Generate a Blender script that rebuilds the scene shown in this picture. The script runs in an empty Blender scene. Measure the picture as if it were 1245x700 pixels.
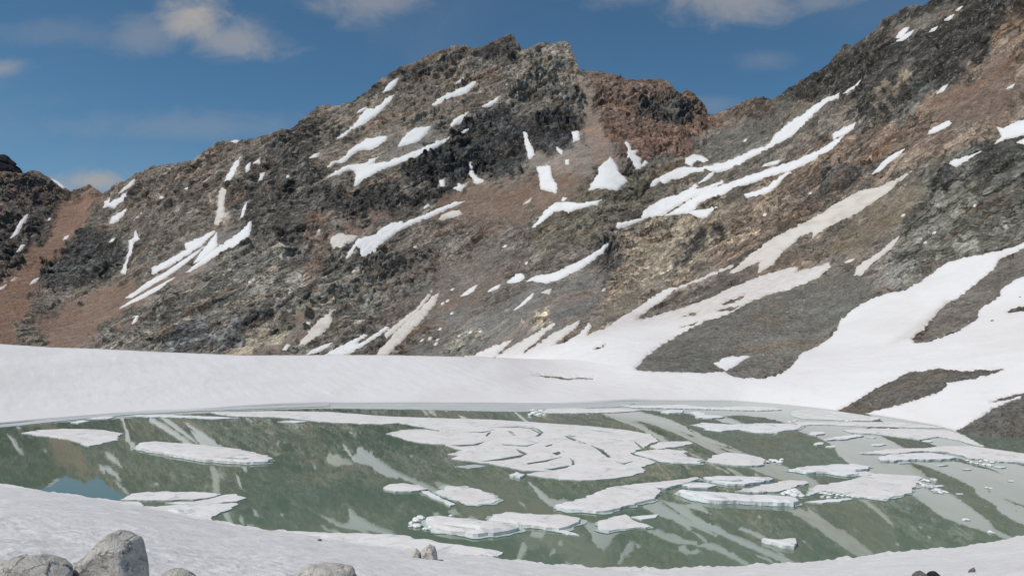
import bpy, bmesh, math, random
import numpy as np
from mathutils import Vector, Matrix, geometry

# ------------------------------------------------------------------ camera, sky, sun, exposure
S = bpy.context.scene
COL = S.collection
F_PX, HOR, CX = 970.0, 396.0, 622.5        # focal length in photo pixels, horizon row, centre column
CAM_Z, ROLL = 25.0, math.radians(1.0)
SR, CR = math.sin(ROLL), math.cos(ROLL)

cam_d = bpy.data.cameras.new("camera")
cam = bpy.data.objects.new("camera", cam_d)
COL.objects.link(cam)
S.camera = cam
cam_d.sensor_width = 36.0
cam_d.lens = 36.0 * F_PX / 1245.0
cam_d.shift_y = (HOR - 350.0) / 1245.0
cam_d.clip_start, cam_d.clip_end = 0.3, 20000.0
Rv, Uv = Vector((CR, 0, SR)), Vector((-SR, 0, CR))
cam.matrix_world = Matrix(((Rv.x, Uv.x, 0, 0), (Rv.y, Uv.y, -1, 0), (Rv.z, Uv.z, 0, CAM_Z), (0, 0, 0, 1)))

SUN_EL, SUN_AZ = math.radians(56), math.radians(243)     # azimuth from +Y clockwise: behind-left of the camera
to_sun = Vector((math.sin(SUN_AZ) * math.cos(SUN_EL), math.cos(SUN_AZ) * math.cos(SUN_EL), math.sin(SUN_EL)))
sun_d = bpy.data.lights.new("sun", 'SUN')
sun_d.energy, sun_d.angle, sun_d.color = 4.3, math.radians(0.53), (1.0, 0.945, 0.865)
sun = bpy.data.objects.new("sun", sun_d)
COL.objects.link(sun)
sun.rotation_euler = to_sun.to_track_quat('Z', 'Y').to_euler()

S.view_settings.view_transform = 'Standard'
S.view_settings.look = 'None'
S.view_settings.exposure = -0.5
S.view_settings.gamma = 1.0
S.view_settings.use_curve_mapping = False

W = bpy.data.worlds.new("World")
S.world = W
W.use_nodes = True
nt = W.node_tree
nt.nodes.clear()


class NT:
    """small node helper"""
    def __init__(s, tree):
        s.t = tree
    def n(s, typ, **kw):
        o = s.t.nodes.new(typ)
        for k, v in kw.items():
            setattr(o, k, v)
        return o
    def link(s, a, b):
        s.t.links.new(a, b)
    def put(s, v, sock):
        if isinstance(v, (int, float)):
            sock.default_value = v
        elif isinstance(v, (tuple, list)):
            v = tuple(v)
            sock.default_value = v if len(v) == len(sock.default_value) else v + (1.0,)
        else:
            s.link(v, sock)
    def math(s, op, a, b=0.0, c=0.0, clamp=False):
        o = s.n('ShaderNodeMath', operation=op, use_clamp=clamp)
        for i, v in enumerate((a, b, c)):
            s.put(v, o.inputs[i])
        return o.outputs[0]
    def mix(s, f, a, b, mode='MIX'):
        o = s.n('ShaderNodeMix', data_type='RGBA', blend_type=mode)
        s.put(f, o.inputs[0]); s.put(a, o.inputs[6]); s.put(b, o.inputs[7])
        return o.outputs[2]
    def noise(s, vec, scale, detail=4, rough=0.55, dist=0.0, lac=2.0):
        o = s.n('ShaderNodeTexNoise')
        if vec is not None:
            s.link(vec, o.inputs['Vector'])
        o.inputs['Scale'].default_value = scale
        o.inputs['Detail'].default_value = detail
        o.inputs['Roughness'].default_value = rough
        o.inputs['Distortion'].default_value = dist
        return o.outputs[0]
    def ramp(s, f, lo, hi, a=0.0, b=1.0):
        o = s.n('ShaderNodeMapRange', interpolation_type='SMOOTHSTEP')
        s.put(f, o.inputs[0])
        for i, v in enumerate((lo, hi, a, b)):
            o.inputs[i + 1].default_value = v
        return o.outputs[0]


n = NT(nt)
sky = n.n('ShaderNodeTexSky', sky_type='NISHITA')
sky.sun_disc = False
sky.sun_elevation, sky.sun_rotation = SUN_EL, SUN_AZ
sky.altitude = 2900
sky.air_density, sky.dust_density, sky.ozone_density = 1.0, 0.3, 2.2
tc = n.n('ShaderNodeTexCoord')
sep = n.n('ShaderNodeSeparateXYZ')
n.link(tc.outputs['Generated'], sep.inputs[0])
yy = n.math('MAXIMUM', sep.outputs[1], 0.02)
cu, cw = n.math('DIVIDE', sep.outputs[0], yy), n.math('DIVIDE', sep.outputs[2], yy)
comb = n.n('ShaderNodeCombineXYZ')
n.link(cu, comb.inputs[0]); n.link(cw, comb.inputs[1])
mp = n.n('ShaderNodeMapping')
mp.inputs['Scale'].default_value = (1.0, 1.7, 1.0)
n.link(comb.outputs[0], mp.inputs[0])
nz = n.noise(mp.outputs[0], 11.0, 8, 0.64, 0.5)
nz2 = n.noise(mp.outputs[0], 3.1, 5, 0.55, 0.6)


def sky_dir(px, py):
    u, v = (px - CX) / F_PX, (HOR - py) / F_PX
    return u * CR - v * SR, u * SR + v * CR


cloud = None
for (px, py, ax, ay, st) in ((236, 20, 56, 38, 1.0), (290, 48, 70, 30, .62), (180, 40, 60, 30, .35), (455, 2, 90, 34, .52), (885, -2, 100, 36, .66),
                             (760, -8, 80, 26, .40), (-5, 84, 60, 16, .55), (118, 220, 62, 20, .95),
                             (70, 40, 160, 20, .16), (230, 155, 180, 24, .24), (930, 72, 45, 14, .2), (1000, -4, 60, 24, .4),
                             (870, 128, 70, 16, .2)):
    u0, w0 = sky_dir(px, py)
    a = n.math('POWER', n.math('DIVIDE', n.math('SUBTRACT', cu, u0), ax / F_PX), 2.0)
    b = n.math('POWER', n.math('DIVIDE', n.math('SUBTRACT', cw, w0), ay / F_PX), 2.0)
    r = n.math('SQRT', n.math('ADD', a, b))
    m = n.math('SUBTRACT', n.math('MULTIPLY_ADD', nz, 2.2, -0.35), r)
    m = n.math('MULTIPLY', n.ramp(m, -0.45, 0.75), st)
    cloud = m if cloud is None else n.math('MAXIMUM', cloud, m)
thin = n.math('MULTIPLY', n.ramp(nz2, 0.45, 0.75), 0.13)
cloud = n.math('MAXIMUM', cloud, thin)
cloud = n.math('MULTIPLY', cloud, n.ramp(sep.outputs[1], 0.05, 0.3))
tint = n.mix(1.0, sky.outputs[0], (0.72, 1.03, 1.05, 1), 'MULTIPLY')
skyc = n.mix(cloud, tint, (4.7, 4.6, 4.6, 1))
bg = n.n('ShaderNodeBackground')
bg.inputs[1].default_value = 0.112
n.link(skyc, bg.inputs[0])
wo = n.n('ShaderNodeOutputWorld')
n.link(bg.outputs[0], wo.inputs[0])

# ------------------------------------------------------------------ geometry helpers


def ray(px, py):
    """direction of a photo point, per metre of depth along +Y: (dx, dz)"""
    u, v = (np.asarray(px, float) - CX) / F_PX, (HOR - np.asarray(py, float)) / F_PX
    return u * CR - v * SR, u * SR + v * CR


def world(px, py, Y):
    dx, dz = ray(px, py)
    return dx * Y, np.asarray(Y, float) + 0 * dx, CAM_Z + dz * Y


def flat(px, py, z=0.0):
    """photo point -> point on the level z"""
    dx, dz = ray(px, py)
    Y = (z - CAM_Z) / dz
    return dx * Y, Y


rs = np.random.RandomState(7)
PERM = rs.permutation(256)
PERM = np.concatenate([PERM, PERM, PERM])
GR = rs.normal(size=(256, 3)); GR /= np.linalg.norm(GR, axis=1)[:, None]
GR = GR.astype(np.float32)
RND = rs.rand(256, 6).astype(np.float32)


def pnoise(x, y, z, seed=0):
    shape = np.shape(x)
    x, y, z = (np.ravel(np.asarray(v, np.float32)) for v in np.broadcast_arrays(x, y, z))
    out = np.empty(x.size, np.float32)
    for s in range(0, x.size, 300000):
        X, Y, Z = x[s:s + 300000] + seed * 17.13, y[s:s + 300000] - seed * 5.7, z[s:s + 300000] + seed * 3.3
        xi, yi, zi = np.floor(X).astype(int), np.floor(Y).astype(int), np.floor(Z).astype(int)
        xf, yf, zf = X - xi, Y - yi, Z - zi
        u, v, w = (t * t * t * (t * (t * 6 - 15) + 10) for t in (xf, yf, zf))
        acc = 0
        for i in (0, 1):
            wx = u if i else 1 - u
            for j in (0, 1):
                wy = v if j else 1 - v
                for k in (0, 1):
                    wz = w if k else 1 - w
                    h = PERM[PERM[PERM[(xi + i) & 255] + ((yi + j) & 255)] + ((zi + k) & 255)]
                    g = GR[h]
                    acc = acc + wx * wy * wz * (g[:, 0] * (xf - i) + g[:, 1] * (yf - j) + g[:, 2] * (zf - k))
        out[s:s + 300000] = acc
    return out.reshape(shape) * 1.6


def fbm(x, y, z, octv=4, seed=0, gain=0.5):
    a, s, f = 1.0, 0, 1.0
    for o in range(octv):
        s = s + a * pnoise(x * f, y * f, z * f, seed + o * 3)
        a *= gain; f *= 2.03
    return s


def ridged(x, y, z, octv=4, seed=0, gain=0.5):
    a, s, f, t = 1.0, 0, 1.0, 0
    for o in range(octv):
        v = 1 - 2.0 * np.abs(pnoise(x * f, y * f, z * f, seed + o * 3))
        s = s + a * v; t += a
        a *= gain; f *= 2.1
    return s / t


def facets(x, y, z, seed=0):
    """cellular blocks, each with a tilted face of its own and a step: chiselled rock"""
    shape = np.shape(x)
    x, y, z = (np.ravel(np.asarray(v, np.float32)) for v in (x, y, z))
    out = np.empty(x.size, np.float32); gap = np.empty(x.size, np.float32)
    for s in range(0, x.size, 300000):
        X, Y, Z = x[s:s + 300000] + seed * 11.7, y[s:s + 300000] + seed * 4.1, z[s:s + 300000] - seed * 7.9
        xi, yi, zi = np.floor(X).astype(int), np.floor(Y).astype(int), np.floor(Z).astype(int)
        best = np.full(X.shape, 9e9, np.float32)
        val = np.zeros(X.shape, np.float32); sec = best.copy()
        for i in (-1, 0, 1):
            for j in (-1, 0, 1):
                for k in (-1, 0, 1):
                    h = PERM[PERM[PERM[(xi + i) & 255] + ((yi + j) & 255)] + ((zi + k) & 255)]
                    r = RND[h]
                    dx, dy, dz = X - (xi + i + r[:, 0]), Y - (yi + j + r[:, 1]), Z - (zi + k + r[:, 2])
                    d = dx * dx + dy * dy + dz * dz
                    m = d < best
                    sec = np.where(m, best, np.minimum(sec, d))
                    best = np.where(m, d, best)
                    f = (r[:, 3] - .5) * 1.3 * dx + (r[:, 4] - .5) * 1.3 * dz + (r[:, 5] - .5) * 0.3 + (r[:, 2] - .5) * dy
                    val = np.where(m, f, val)
        out[s:s + 300000] = val; gap[s:s + 300000] = np.sqrt(sec) - np.sqrt(best)
    return out.reshape(shape), gap.reshape(shape)


def sdf(poly, X, Y):
    """signed distance (positive inside) of points to a closed polygon"""
    P = np.asarray(poly, float)
    d = np.full(np.shape(X), 1e18)
    inside = np.zeros(np.shape(X), bool)
    for i in range(len(P)):
        ax, ay = P[i]; bx, by = P[(i + 1) % len(P)]
        ex, ey = bx - ax, by - ay
        wx, wy = X - ax, Y - ay
        t = np.clip((wx * ex + wy * ey) / max(ex * ex + ey * ey, 1e-9), 0, 1)
        d = np.minimum(d, (wx - ex * t) ** 2 + (wy - ey * t) ** 2)
        if ay != by:
            c = ((ay > Y) != (by > Y)) & (X < (bx - ax) * (Y - ay) / (by - ay) + ax)
            inside ^= c
    d = np.sqrt(d)
    return np.where(inside, d, -d)


def sm(x, a, b):
    t = np.clip((x - a) / (b - a), 0, 1)
    return t * t * (3 - 2 * t)


def mesh_np(name, V, Q, mat, smooth=True, attrs=None):
    """vertices (n,3) and quads/tris (m,k) -> object"""
    me = bpy.data.meshes.new(name)
    V = np.ascontiguousarray(V, np.float32); Q = np.ascontiguousarray(Q, np.int32)
    k = Q.shape[1]
    me.vertices.add(len(V)); me.vertices.foreach_set('co', V.ravel())
    me.loops.add(Q.size); me.loops.foreach_set('vertex_index', Q.ravel())
    me.polygons.add(len(Q))
    me.polygons.foreach_set('loop_start', np.arange(0, Q.size, k, dtype=np.int32))
    me.polygons.foreach_set('use_smooth', np.full(len(Q), smooth))
    me.update(calc_edges=True)
    for an, arr in (attrs or {}).items():
        if arr.ndim == 2:
            c = me.color_attributes.new(an, 'FLOAT_COLOR', 'POINT')
            c.data.foreach_set('color', np.ascontiguousarray(np.c_[arr, np.ones(len(arr))], np.float32).ravel())
        else:
            c = me.attributes.new(an, 'FLOAT', 'POINT')
            c.data.foreach_set('value', np.ascontiguousarray(arr, np.float32))
    me.materials.append(mat)
    o = bpy.data.objects.new(name, me)
    COL.objects.link(o)
    return o


def tag(o, label=None, cat=None, group=None, kind=None):
    if label: o['label'] = label
    if cat: o['category'] = cat
    if group: o['group'] = group
    if kind: o['kind'] = kind
    return o


# ------------------------------------------------------------------ materials


def material(name):
    m = bpy.data.materials.new(name)
    m.use_nodes = True
    t = m.node_tree
    t.nodes.clear()
    h = NT(t)
    b = h.n('ShaderNodeBsdfPrincipled')
    o = h.n('ShaderNodeOutputMaterial')
    h.link(b.outputs[0], o.inputs[0])
    g = h.n('ShaderNodeNewGeometry')
    return m, h, b, g.outputs['Position']


def bump(h, b, height, strength, dist):
    k = h.n('ShaderNodeBump')
    k.inputs['Strength'].default_value = strength
    k.inputs['Distance'].default_value = dist
    h.link(height, k.inputs['Height'])
    h.link(k.outputs[0], b.inputs['Normal'])


def mat_rock():
    m, h, b, P = material('mountain_rock')
    at = h.n('ShaderNodeAttribute', attribute_name='tint')
    ar = h.n('ShaderNodeAttribute', attribute_name='crag')
    crag = ar.outputs['Fac']
    mpn = h.n('ShaderNodeMapping', vector_type='TEXTURE')
    mpn.inputs['Rotation'].default_value = (0, math.radians(-34), 0)
    mpn.inputs['Scale'].default_value = (3.6, 1.5, 0.75)
    h.link(P, mpn.inputs[0])
    big = h.noise(P, 0.022, 5, 0.6, 0.4)
    strata = h.noise(mpn.outputs[0], 0.11, 6, 0.68, 0.8)
    med = h.noise(P, 0.16, 6, 0.7, 0.5)
    fine = h.noise(P, 0.9, 5, 0.75)
    v = h.math('MULTIPLY_ADD', h.math('SUBTRACT', big, 0.5), 0.9, 1.0)
    v = h.math('MULTIPLY', v, h.math('MULTIPLY_ADD', h.math('SUBTRACT', strata, 0.5), h.math('MULTIPLY_ADD', crag, 1.7, 0.7), 1.0))
    v = h.math('MULTIPLY', v, h.math('MULTIPLY_ADD', h.math('SUBTRACT', med, 0.5), h.math('MULTIPLY_ADD', crag, 2.0, 0.7), 1.0))
    v = h.math('MULTIPLY', v, h.math('MULTIPLY_ADD', h.math('SUBTRACT', fine, 0.5), 1.1, 1.0))
    # slabs with a tone of their own, split by dark joints, at two sizes
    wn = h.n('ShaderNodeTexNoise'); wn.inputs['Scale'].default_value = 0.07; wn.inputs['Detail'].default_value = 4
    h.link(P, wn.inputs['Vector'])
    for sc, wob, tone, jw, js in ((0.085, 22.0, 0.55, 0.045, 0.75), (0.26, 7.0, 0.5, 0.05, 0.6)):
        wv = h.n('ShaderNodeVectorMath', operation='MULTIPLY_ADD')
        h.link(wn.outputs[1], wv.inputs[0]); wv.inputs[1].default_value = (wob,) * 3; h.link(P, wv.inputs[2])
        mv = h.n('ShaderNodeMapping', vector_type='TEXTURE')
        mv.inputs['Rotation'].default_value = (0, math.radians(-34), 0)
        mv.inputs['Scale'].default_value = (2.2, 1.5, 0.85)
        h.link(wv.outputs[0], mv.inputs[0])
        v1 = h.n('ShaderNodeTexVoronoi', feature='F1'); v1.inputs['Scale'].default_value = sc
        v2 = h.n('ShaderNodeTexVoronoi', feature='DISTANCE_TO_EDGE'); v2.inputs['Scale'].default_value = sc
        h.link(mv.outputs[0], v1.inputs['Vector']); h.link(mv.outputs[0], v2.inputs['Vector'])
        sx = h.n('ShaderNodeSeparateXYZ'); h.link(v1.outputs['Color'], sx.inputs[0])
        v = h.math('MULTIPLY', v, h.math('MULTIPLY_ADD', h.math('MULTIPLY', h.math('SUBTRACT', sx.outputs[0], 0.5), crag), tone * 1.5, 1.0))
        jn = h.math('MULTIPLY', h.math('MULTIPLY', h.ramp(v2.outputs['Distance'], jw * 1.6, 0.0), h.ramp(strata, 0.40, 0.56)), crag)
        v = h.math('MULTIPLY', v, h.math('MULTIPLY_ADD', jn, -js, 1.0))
    grav = h.n('ShaderNodeTexVoronoi', feature='F1'); grav.inputs['Scale'].default_value = 1.1
    h.link(P, grav.inputs['Vector'])
    gx = h.n('ShaderNodeSeparateXYZ'); h.link(grav.outputs['Color'], gx.inputs[0])
    v = h.math('MULTIPLY', v, h.math('MULTIPLY_ADD', h.math('SUBTRACT', gx.outputs[0], 0.5), 0.55, 1.0))
    lightp = h.math('MULTIPLY', h.ramp(h.noise(P, 0.045, 6, 0.66, 1.1), 0.54, 0.66), crag)
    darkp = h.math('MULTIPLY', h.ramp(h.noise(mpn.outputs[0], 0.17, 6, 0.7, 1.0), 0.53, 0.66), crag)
    v = h.math('MULTIPLY', v, h.math('MULTIPLY_ADD', lightp, 0.6, 1.0))
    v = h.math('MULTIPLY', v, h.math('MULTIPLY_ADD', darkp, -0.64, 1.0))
    v = h.math('MAXIMUM', v, 0.16)
    c = h.mix(1.0, at.outputs['Color'], h_rgb(h, v), 'MULTIPLY')
    # rusty and greenish streaks of the rock itself
    hue = h.noise(mpn.outputs[0], 0.045, 4, 0.6, 0.6)
    c = h.mix(h.ramp(hue, 0.52, 0.72, 0, 0.6), c, h.mix(1.0, c, (1.32, 0.98, 0.74, 1), 'MULTIPLY'))
    c = h.mix(h.ramp(hue, 0.48, 0.30, 0, 0.7), c, h.mix(1.0, c, (0.88, 1.0, 1.02, 1), 'MULTIPLY'))
    # pale stones and quartz
    vo = h.n('ShaderNodeTexVoronoi', feature='F1')
    vo.inputs['Scale'].default_value = 0.45
    h.link(P, vo.inputs['Vector'])
    sp = h.math('MULTIPLY', h.ramp(vo.outputs['Distance'], 0.42, 0.25), h.ramp(med, 0.46, 0.62))
    c = h.mix(h.math('MULTIPLY', sp, 0.75), c, (0.40, 0.385, 0.35, 1))
    h.link(c, b.inputs['Base Color'])
    b.inputs['Roughness'].default_value = 0.9
    b.inputs['Specular IOR Level'].default_value = 0.2
    mid = h.noise(P, 0.42, 5, 0.7, 0.4)
    hb = h.math('ADD', h.math('ADD', h.math('MULTIPLY', med, 1.6), h.math('MULTIPLY', mid, 1.1)), h.math('MULTIPLY', fine, 0.5))
    bump(h, b, hb, 1.0, 2.2)
    return m


def h_rgb(h, v):
    o = h.n('ShaderNodeCombineXYZ')
    for i in range(3):
        h.link(v, o.inputs[i])
    return o.outputs[0]


def mat_snow(name, base, dirt, amount, scale, bmp=(0.25, 0.25)):
    m, h, b, P = material(name)
    mpn = h.n('ShaderNodeMapping')
    mpn.inputs['Scale'].default_value = (1.0, 0.5, 1.6)
    h.link(P, mpn.inputs[0])
    a = h.noise(mpn.outputs[0], scale, 6, 0.62, 0.5)
    f = h.noise(P, scale * 9, 4, 0.6)
    c = h.mix(h.ramp(a, 0.42, 0.72, 0, amount), base, dirt)
    c = h.mix(h.ramp(f, 0.55, 0.75, 0, amount * 0.55), c, dirt)
    gr_ = h.noise(P, 2.2, 3, 0.7)
    c = h.mix(h.ramp(gr_, 0.66, 0.76, 0, 0.18), c, (0.42, 0.39, 0.36, 1))
    du_ = h.n('ShaderNodeAttribute', attribute_name='dust').outputs['Fac']
    c = h.mix(h.math('MULTIPLY', du_, h.ramp(h.noise(P, 0.3, 5, 0.65), 0.25, 0.7, 0.35, 1.0)), c, (0.50, 0.43, 0.36, 1))
    h.link(c, b.inputs['Base Color'])
    b.inputs['Roughness'].default_value = 0.7
    b.inputs['Specular IOR Level'].default_value = 0.25
    bump(h, b, h.math('ADD', h.math('MULTIPLY', a, 2.0), h.math('MULTIPLY', f, 0.6)), bmp[0], bmp[1])
    return m


def mat_bank():
    m, h, b, P = material('sun_cupped_snow')
    a = h.noise(P, 0.35, 5, 0.6, 0.4)
    cup = h.noise(P, 2.6, 4, 0.55, 0.6)
    f = h.noise(P, 17.0, 4, 0.6)
    g = h.noise(P, 60.0, 2, 0.6)
    c = h.mix(h.ramp(a, 0.4, 0.7, 0, 0.6), (0.82, 0.80, 0.79, 1), (0.72, 0.69, 0.67, 1))
    c = h.mix(h.ramp(g, 0.62, 0.78, 0, 0.45), c, (0.50, 0.48, 0.45, 1))
    h.link(c, b.inputs['Base Color'])
    b.inputs['Roughness'].default_value = 0.65
    b.inputs['Specular IOR Level'].default_value = 0.3
    hh = h.math('ADD', h.math('MULTIPLY', cup, 1.0), h.math('MULTIPLY', f, 0.25))
    bump(h, b, hh, 0.5, 0.16)
    return m


def mat_ice(name, top, dirt, amount):
    """snow covered floe: white or dirty pinkish top, wet greenish sides near the water"""
    m, h, b, P = material(name)
    a = h.noise(P, 0.16, 6, 0.62, 0.7)
    f = h.noise(P, 1.3, 4, 0.65)
    sepz = h.n('ShaderNodeSeparateXYZ')
    h.link(P, sepz.inputs[0])
    c = h.mix(h.ramp(a, 0.38, 0.70, 0, amount), top, dirt)
    c = h.mix(h.ramp(f, 0.52, 0.72, 0, amount * 0.6), c, dirt)
    mpd = h.ramp(h.noise(P, 0.33, 5, 0.6, 1.2), 0.55, 0.66, 0, 0.8)
    c = h.mix(mpd, c, (0.52, 0.56, 0.55, 1))
    c = h.mix(h.ramp(sepz.outputs[2], 0.13, 0.0, 0, 0.85), c, (0.46, 0.58, 0.55, 1))
    h.link(c, b.inputs['Base Color'])
    b.inputs['Roughness'].default_value = 0.6
    b.inputs['Specular IOR Level'].default_value = 0.3
    bump(h, b, h.math('ADD', a, h.math('MULTIPLY', f, 0.35)), 0.35, 0.4)
    return m


def mat_plain(name, col, rough=0.4, var=0.2, scale=0.8, bmp=0.2):
    m, h, b, P = material(name)
    a = h.noise(P, scale, 5, 0.62, 0.4)
    v = h.math('MULTIPLY_ADD', h.math('SUBTRACT', a, 0.5), var * 2, 1.0)
    h.link(h.mix(1.0, col, h_rgb(h, v), 'MULTIPLY'), b.inputs['Base Color'])
    b.inputs['Roughness'].default_value = rough
    bump(h, b, a, bmp, 0.2)
    return m


def mat_water():
    m, h, b, P = material('glacier_milk')
    a = h.noise(P, 0.02, 4, 0.6, 0.5)
    c = h.mix(h.ramp(a, 0.35, 0.65), (0.148, 0.212, 0.158, 1), (0.168, 0.222, 0.163, 1))
    h.link(c, b.inputs['Base Color'])
    b.inputs['Roughness'].default_value = 0.015
    b.inputs['IOR'].default_value = 1.6
    mpn = h.n('ShaderNodeMapping')
    mpn.inputs['Scale'].default_value = (1.0, 0.55, 1.0)
    h.link(P, mpn.inputs[0])
    r = h.noise(mpn.outputs[0], 0.9, 3, 0.5)
    patch = h.ramp(h.noise(P, 0.018, 3, 0.5), 0.42, 0.62, 0.25, 1.0)
    bump(h, b, h.math('MULTIPLY', r, patch), 0.02, 0.12)
    return m


def mat_boulder(name, c1, c2, rust):
    m, h, b, P = material(name)
    a = h.noise(P, 3.0, 7, 0.65, 0.4)
    s = h.noise(P, 28.0, 5, 0.7)
    l = h.noise(P, 9.0, 4, 0.6, 0.8)
    c = h.mix(h.ramp(a, 0.35, 0.68), c1, c2)
    c = h.mix(h.ramp(l, 0.55, 0.68, 0, 0.5), c, rust)
    c = h.mix(h.ramp(s, 0.56, 0.7, 0, 0.55), c, (0.09, 0.085, 0.08, 1))
    c = h.mix(h.ramp(s, 0.42, 0.3, 0, 0.4), c, (0.5, 0.49, 0.46, 1))
    h.link(c, b.inputs['Base Color'])
    b.inputs['Roughness'].default_value = 0.85
    b.inputs['Specular IOR Level'].default_value = 0.25
    vo = h.n('ShaderNodeTexVoronoi', feature='DISTANCE_TO_EDGE')
    vo.inputs['Scale'].default_value = 2.3
    wv = h.n('ShaderNodeVectorMath', operation='MULTIPLY_ADD')
    h.link(h_rgb(h, l), wv.inputs[0]); wv.inputs[1].default_value = (.5, .5, .5); h.link(P, wv.inputs[2])
    h.link(wv.outputs[0], vo.inputs['Vector'])
    ck = h.math('MULTIPLY', h.ramp(vo.outputs['Distance'], 0.035, 0.0), h.ramp(a, 0.45, 0.6))
    c = h.mix(h.math('MULTIPLY', ck, 0.6), c, (0.08, 0.072, 0.066, 1))
    h.link(c, b.inputs['Base Color'])
    hh = h.math('ADD', h.math('ADD', a, h.math('MULTIPLY', l, 0.4)), h.math('MULTIPLY', s, 0.25))
    bump(h, b, h.math('SUBTRACT', hh, h.math('MULTIPLY', ck, 0.4)), 0.9, 0.16)
    return m


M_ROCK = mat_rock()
M_FIELD = mat_snow('firn_snow', (0.82, 0.80, 0.795, 1), (0.72, 0.69, 0.675, 1), 0.7, 0.03)
M_PATCH = mat_snow('patch_snow', (0.82, 0.82, 0.825, 1), (0.66, 0.63, 0.60, 1), 0.4, 0.09)
M_TAN = mat_snow('dusty_snow', (0.70, 0.655, 0.60, 1), (0.54, 0.475, 0.41, 1), 0.8, 0.09)
M_BANK = mat_bank()
M_FLOE = mat_ice('floe_ice', (0.85, 0.83, 0.815, 1), (0.72, 0.65, 0.61, 1), 0.55)
M_WHITE = mat_ice('clean_floe_ice', (0.86, 0.86, 0.86, 1), (0.74, 0.72, 0.70, 1), 0.4)
M_SHELF = mat_ice('wet_shelf_ice', (0.60, 0.61, 0.61, 1), (0.50, 0.50, 0.49, 1), 0.7)
M_RIM = mat_plain('wet_ice', (0.50, 0.62, 0.57, 1), 0.3, 0.15, 0.6)
M_WATER = mat_water()
M_BOULD = mat_boulder('granite', (0.58, 0.55, 0.50, 1), (0.70, 0.67, 0.615, 1), (0.60, 0.48, 0.42, 1))
M_BOULD2 = mat_boulder('dark_gneiss', (0.13, 0.12, 0.115, 1), (0.22, 0.205, 0.19, 1), (0.20, 0.14, 0.11, 1))
M_BLACK = mat_boulder('black_rock', (0.015, 0.015, 0.017, 1), (0.03, 0.03, 0.032, 1), (0.03, 0.026, 0.024, 1))

# ------------------------------------------------------------------ terrain: one relief from the far shore up to the ridges
SKYLINE = [(-430, 165), (-150, 188), (-60, 203), (0, 209), (25, 210), (33, 208), (42, 207), (50, 210), (58, 215), (70, 221), (80, 229),
 (87, 235), (95, 230), (104, 226), (110, 225), (116, 229), (124, 235), (127, 234), (135, 228), (150, 221), (165, 211), (180, 206),
 (197, 201), (210, 200), (225, 197), (238, 194), (244, 188), (250, 182), (260, 174), (270, 170), (290, 171), (310, 168), (325, 164),
 (340, 160), (350, 160), (358, 154), (365, 145), (375, 137), (385, 129), (395, 126), (405, 128), (415, 127), (423, 124), (440, 115),
 (455, 104), (462, 96), (475, 89), (485, 83), (500, 77), (515, 71), (530, 65), (545, 59), (555, 57), (565, 56), (575, 58), (590, 56),
 (600, 52), (608, 49), (615, 44), (620, 42), (625, 45), (628, 51), (635, 60), (642, 61), (648, 56), (655, 51), (662, 52), (670, 53),
 (680, 52), (685, 49), (690, 50), (694, 58), (700, 72), (704, 85), (712, 87), (733, 89), (750, 93), (765, 98), (775, 98), (790, 96),
 (805, 97), (815, 102), (820, 109), (828, 113), (836, 110), (845, 114), (852, 122), (857, 127), (860, 138), (868, 140), (880, 135),
 (900, 125), (913, 120), (925, 119.5), (936, 121), (955, 112), (985, 92), (1010, 75), (1018, 65), (1028, 56), (1037, 55), (1050, 46),
 (1065, 36), (1075, 25), (1090, 18), (1100, 11), (1110, 8), (1120, 8), (1128, 3), (1135, -2), (1160, -18), (1200, -45), (1250, -80),
 (1320, -130), (1420, -190), (1660, -260)]
LIP = [(-430, 397), (-150, 410), (0, 418), (60, 422), (120, 424), (200, 428), (300, 432), (400, 431.5), (470, 431.5), (560, 433.5), (600, 436),
 (640, 438), (700, 439), (780, 450), (900, 459), (1020, 456), (1110, 450), (1245, 440), (1420, 424), (1660, 400)]
SHORE = [(-430, 556), (-150, 532), (0, 516), (50, 511), (100, 507), (150, 503), (200, 500), (250, 498), (300, 494), (350, 491), (400, 489.5),
 (500, 489), (600, 489), (690, 490), (740, 488), (775, 486), (830, 486.5), (900, 487), (940, 490), (980, 494), (1020, 499), (1060, 503),
 (1100, 510), (1140, 517), (1160, 523), (1180, 528), (1200, 529.5), (1245, 531), (1420, 552), (1660, 590)]


def curve(pts, x):
    p = np.asarray(pts, float)
    return np.interp(x, p[:, 0], p[:, 1])


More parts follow.
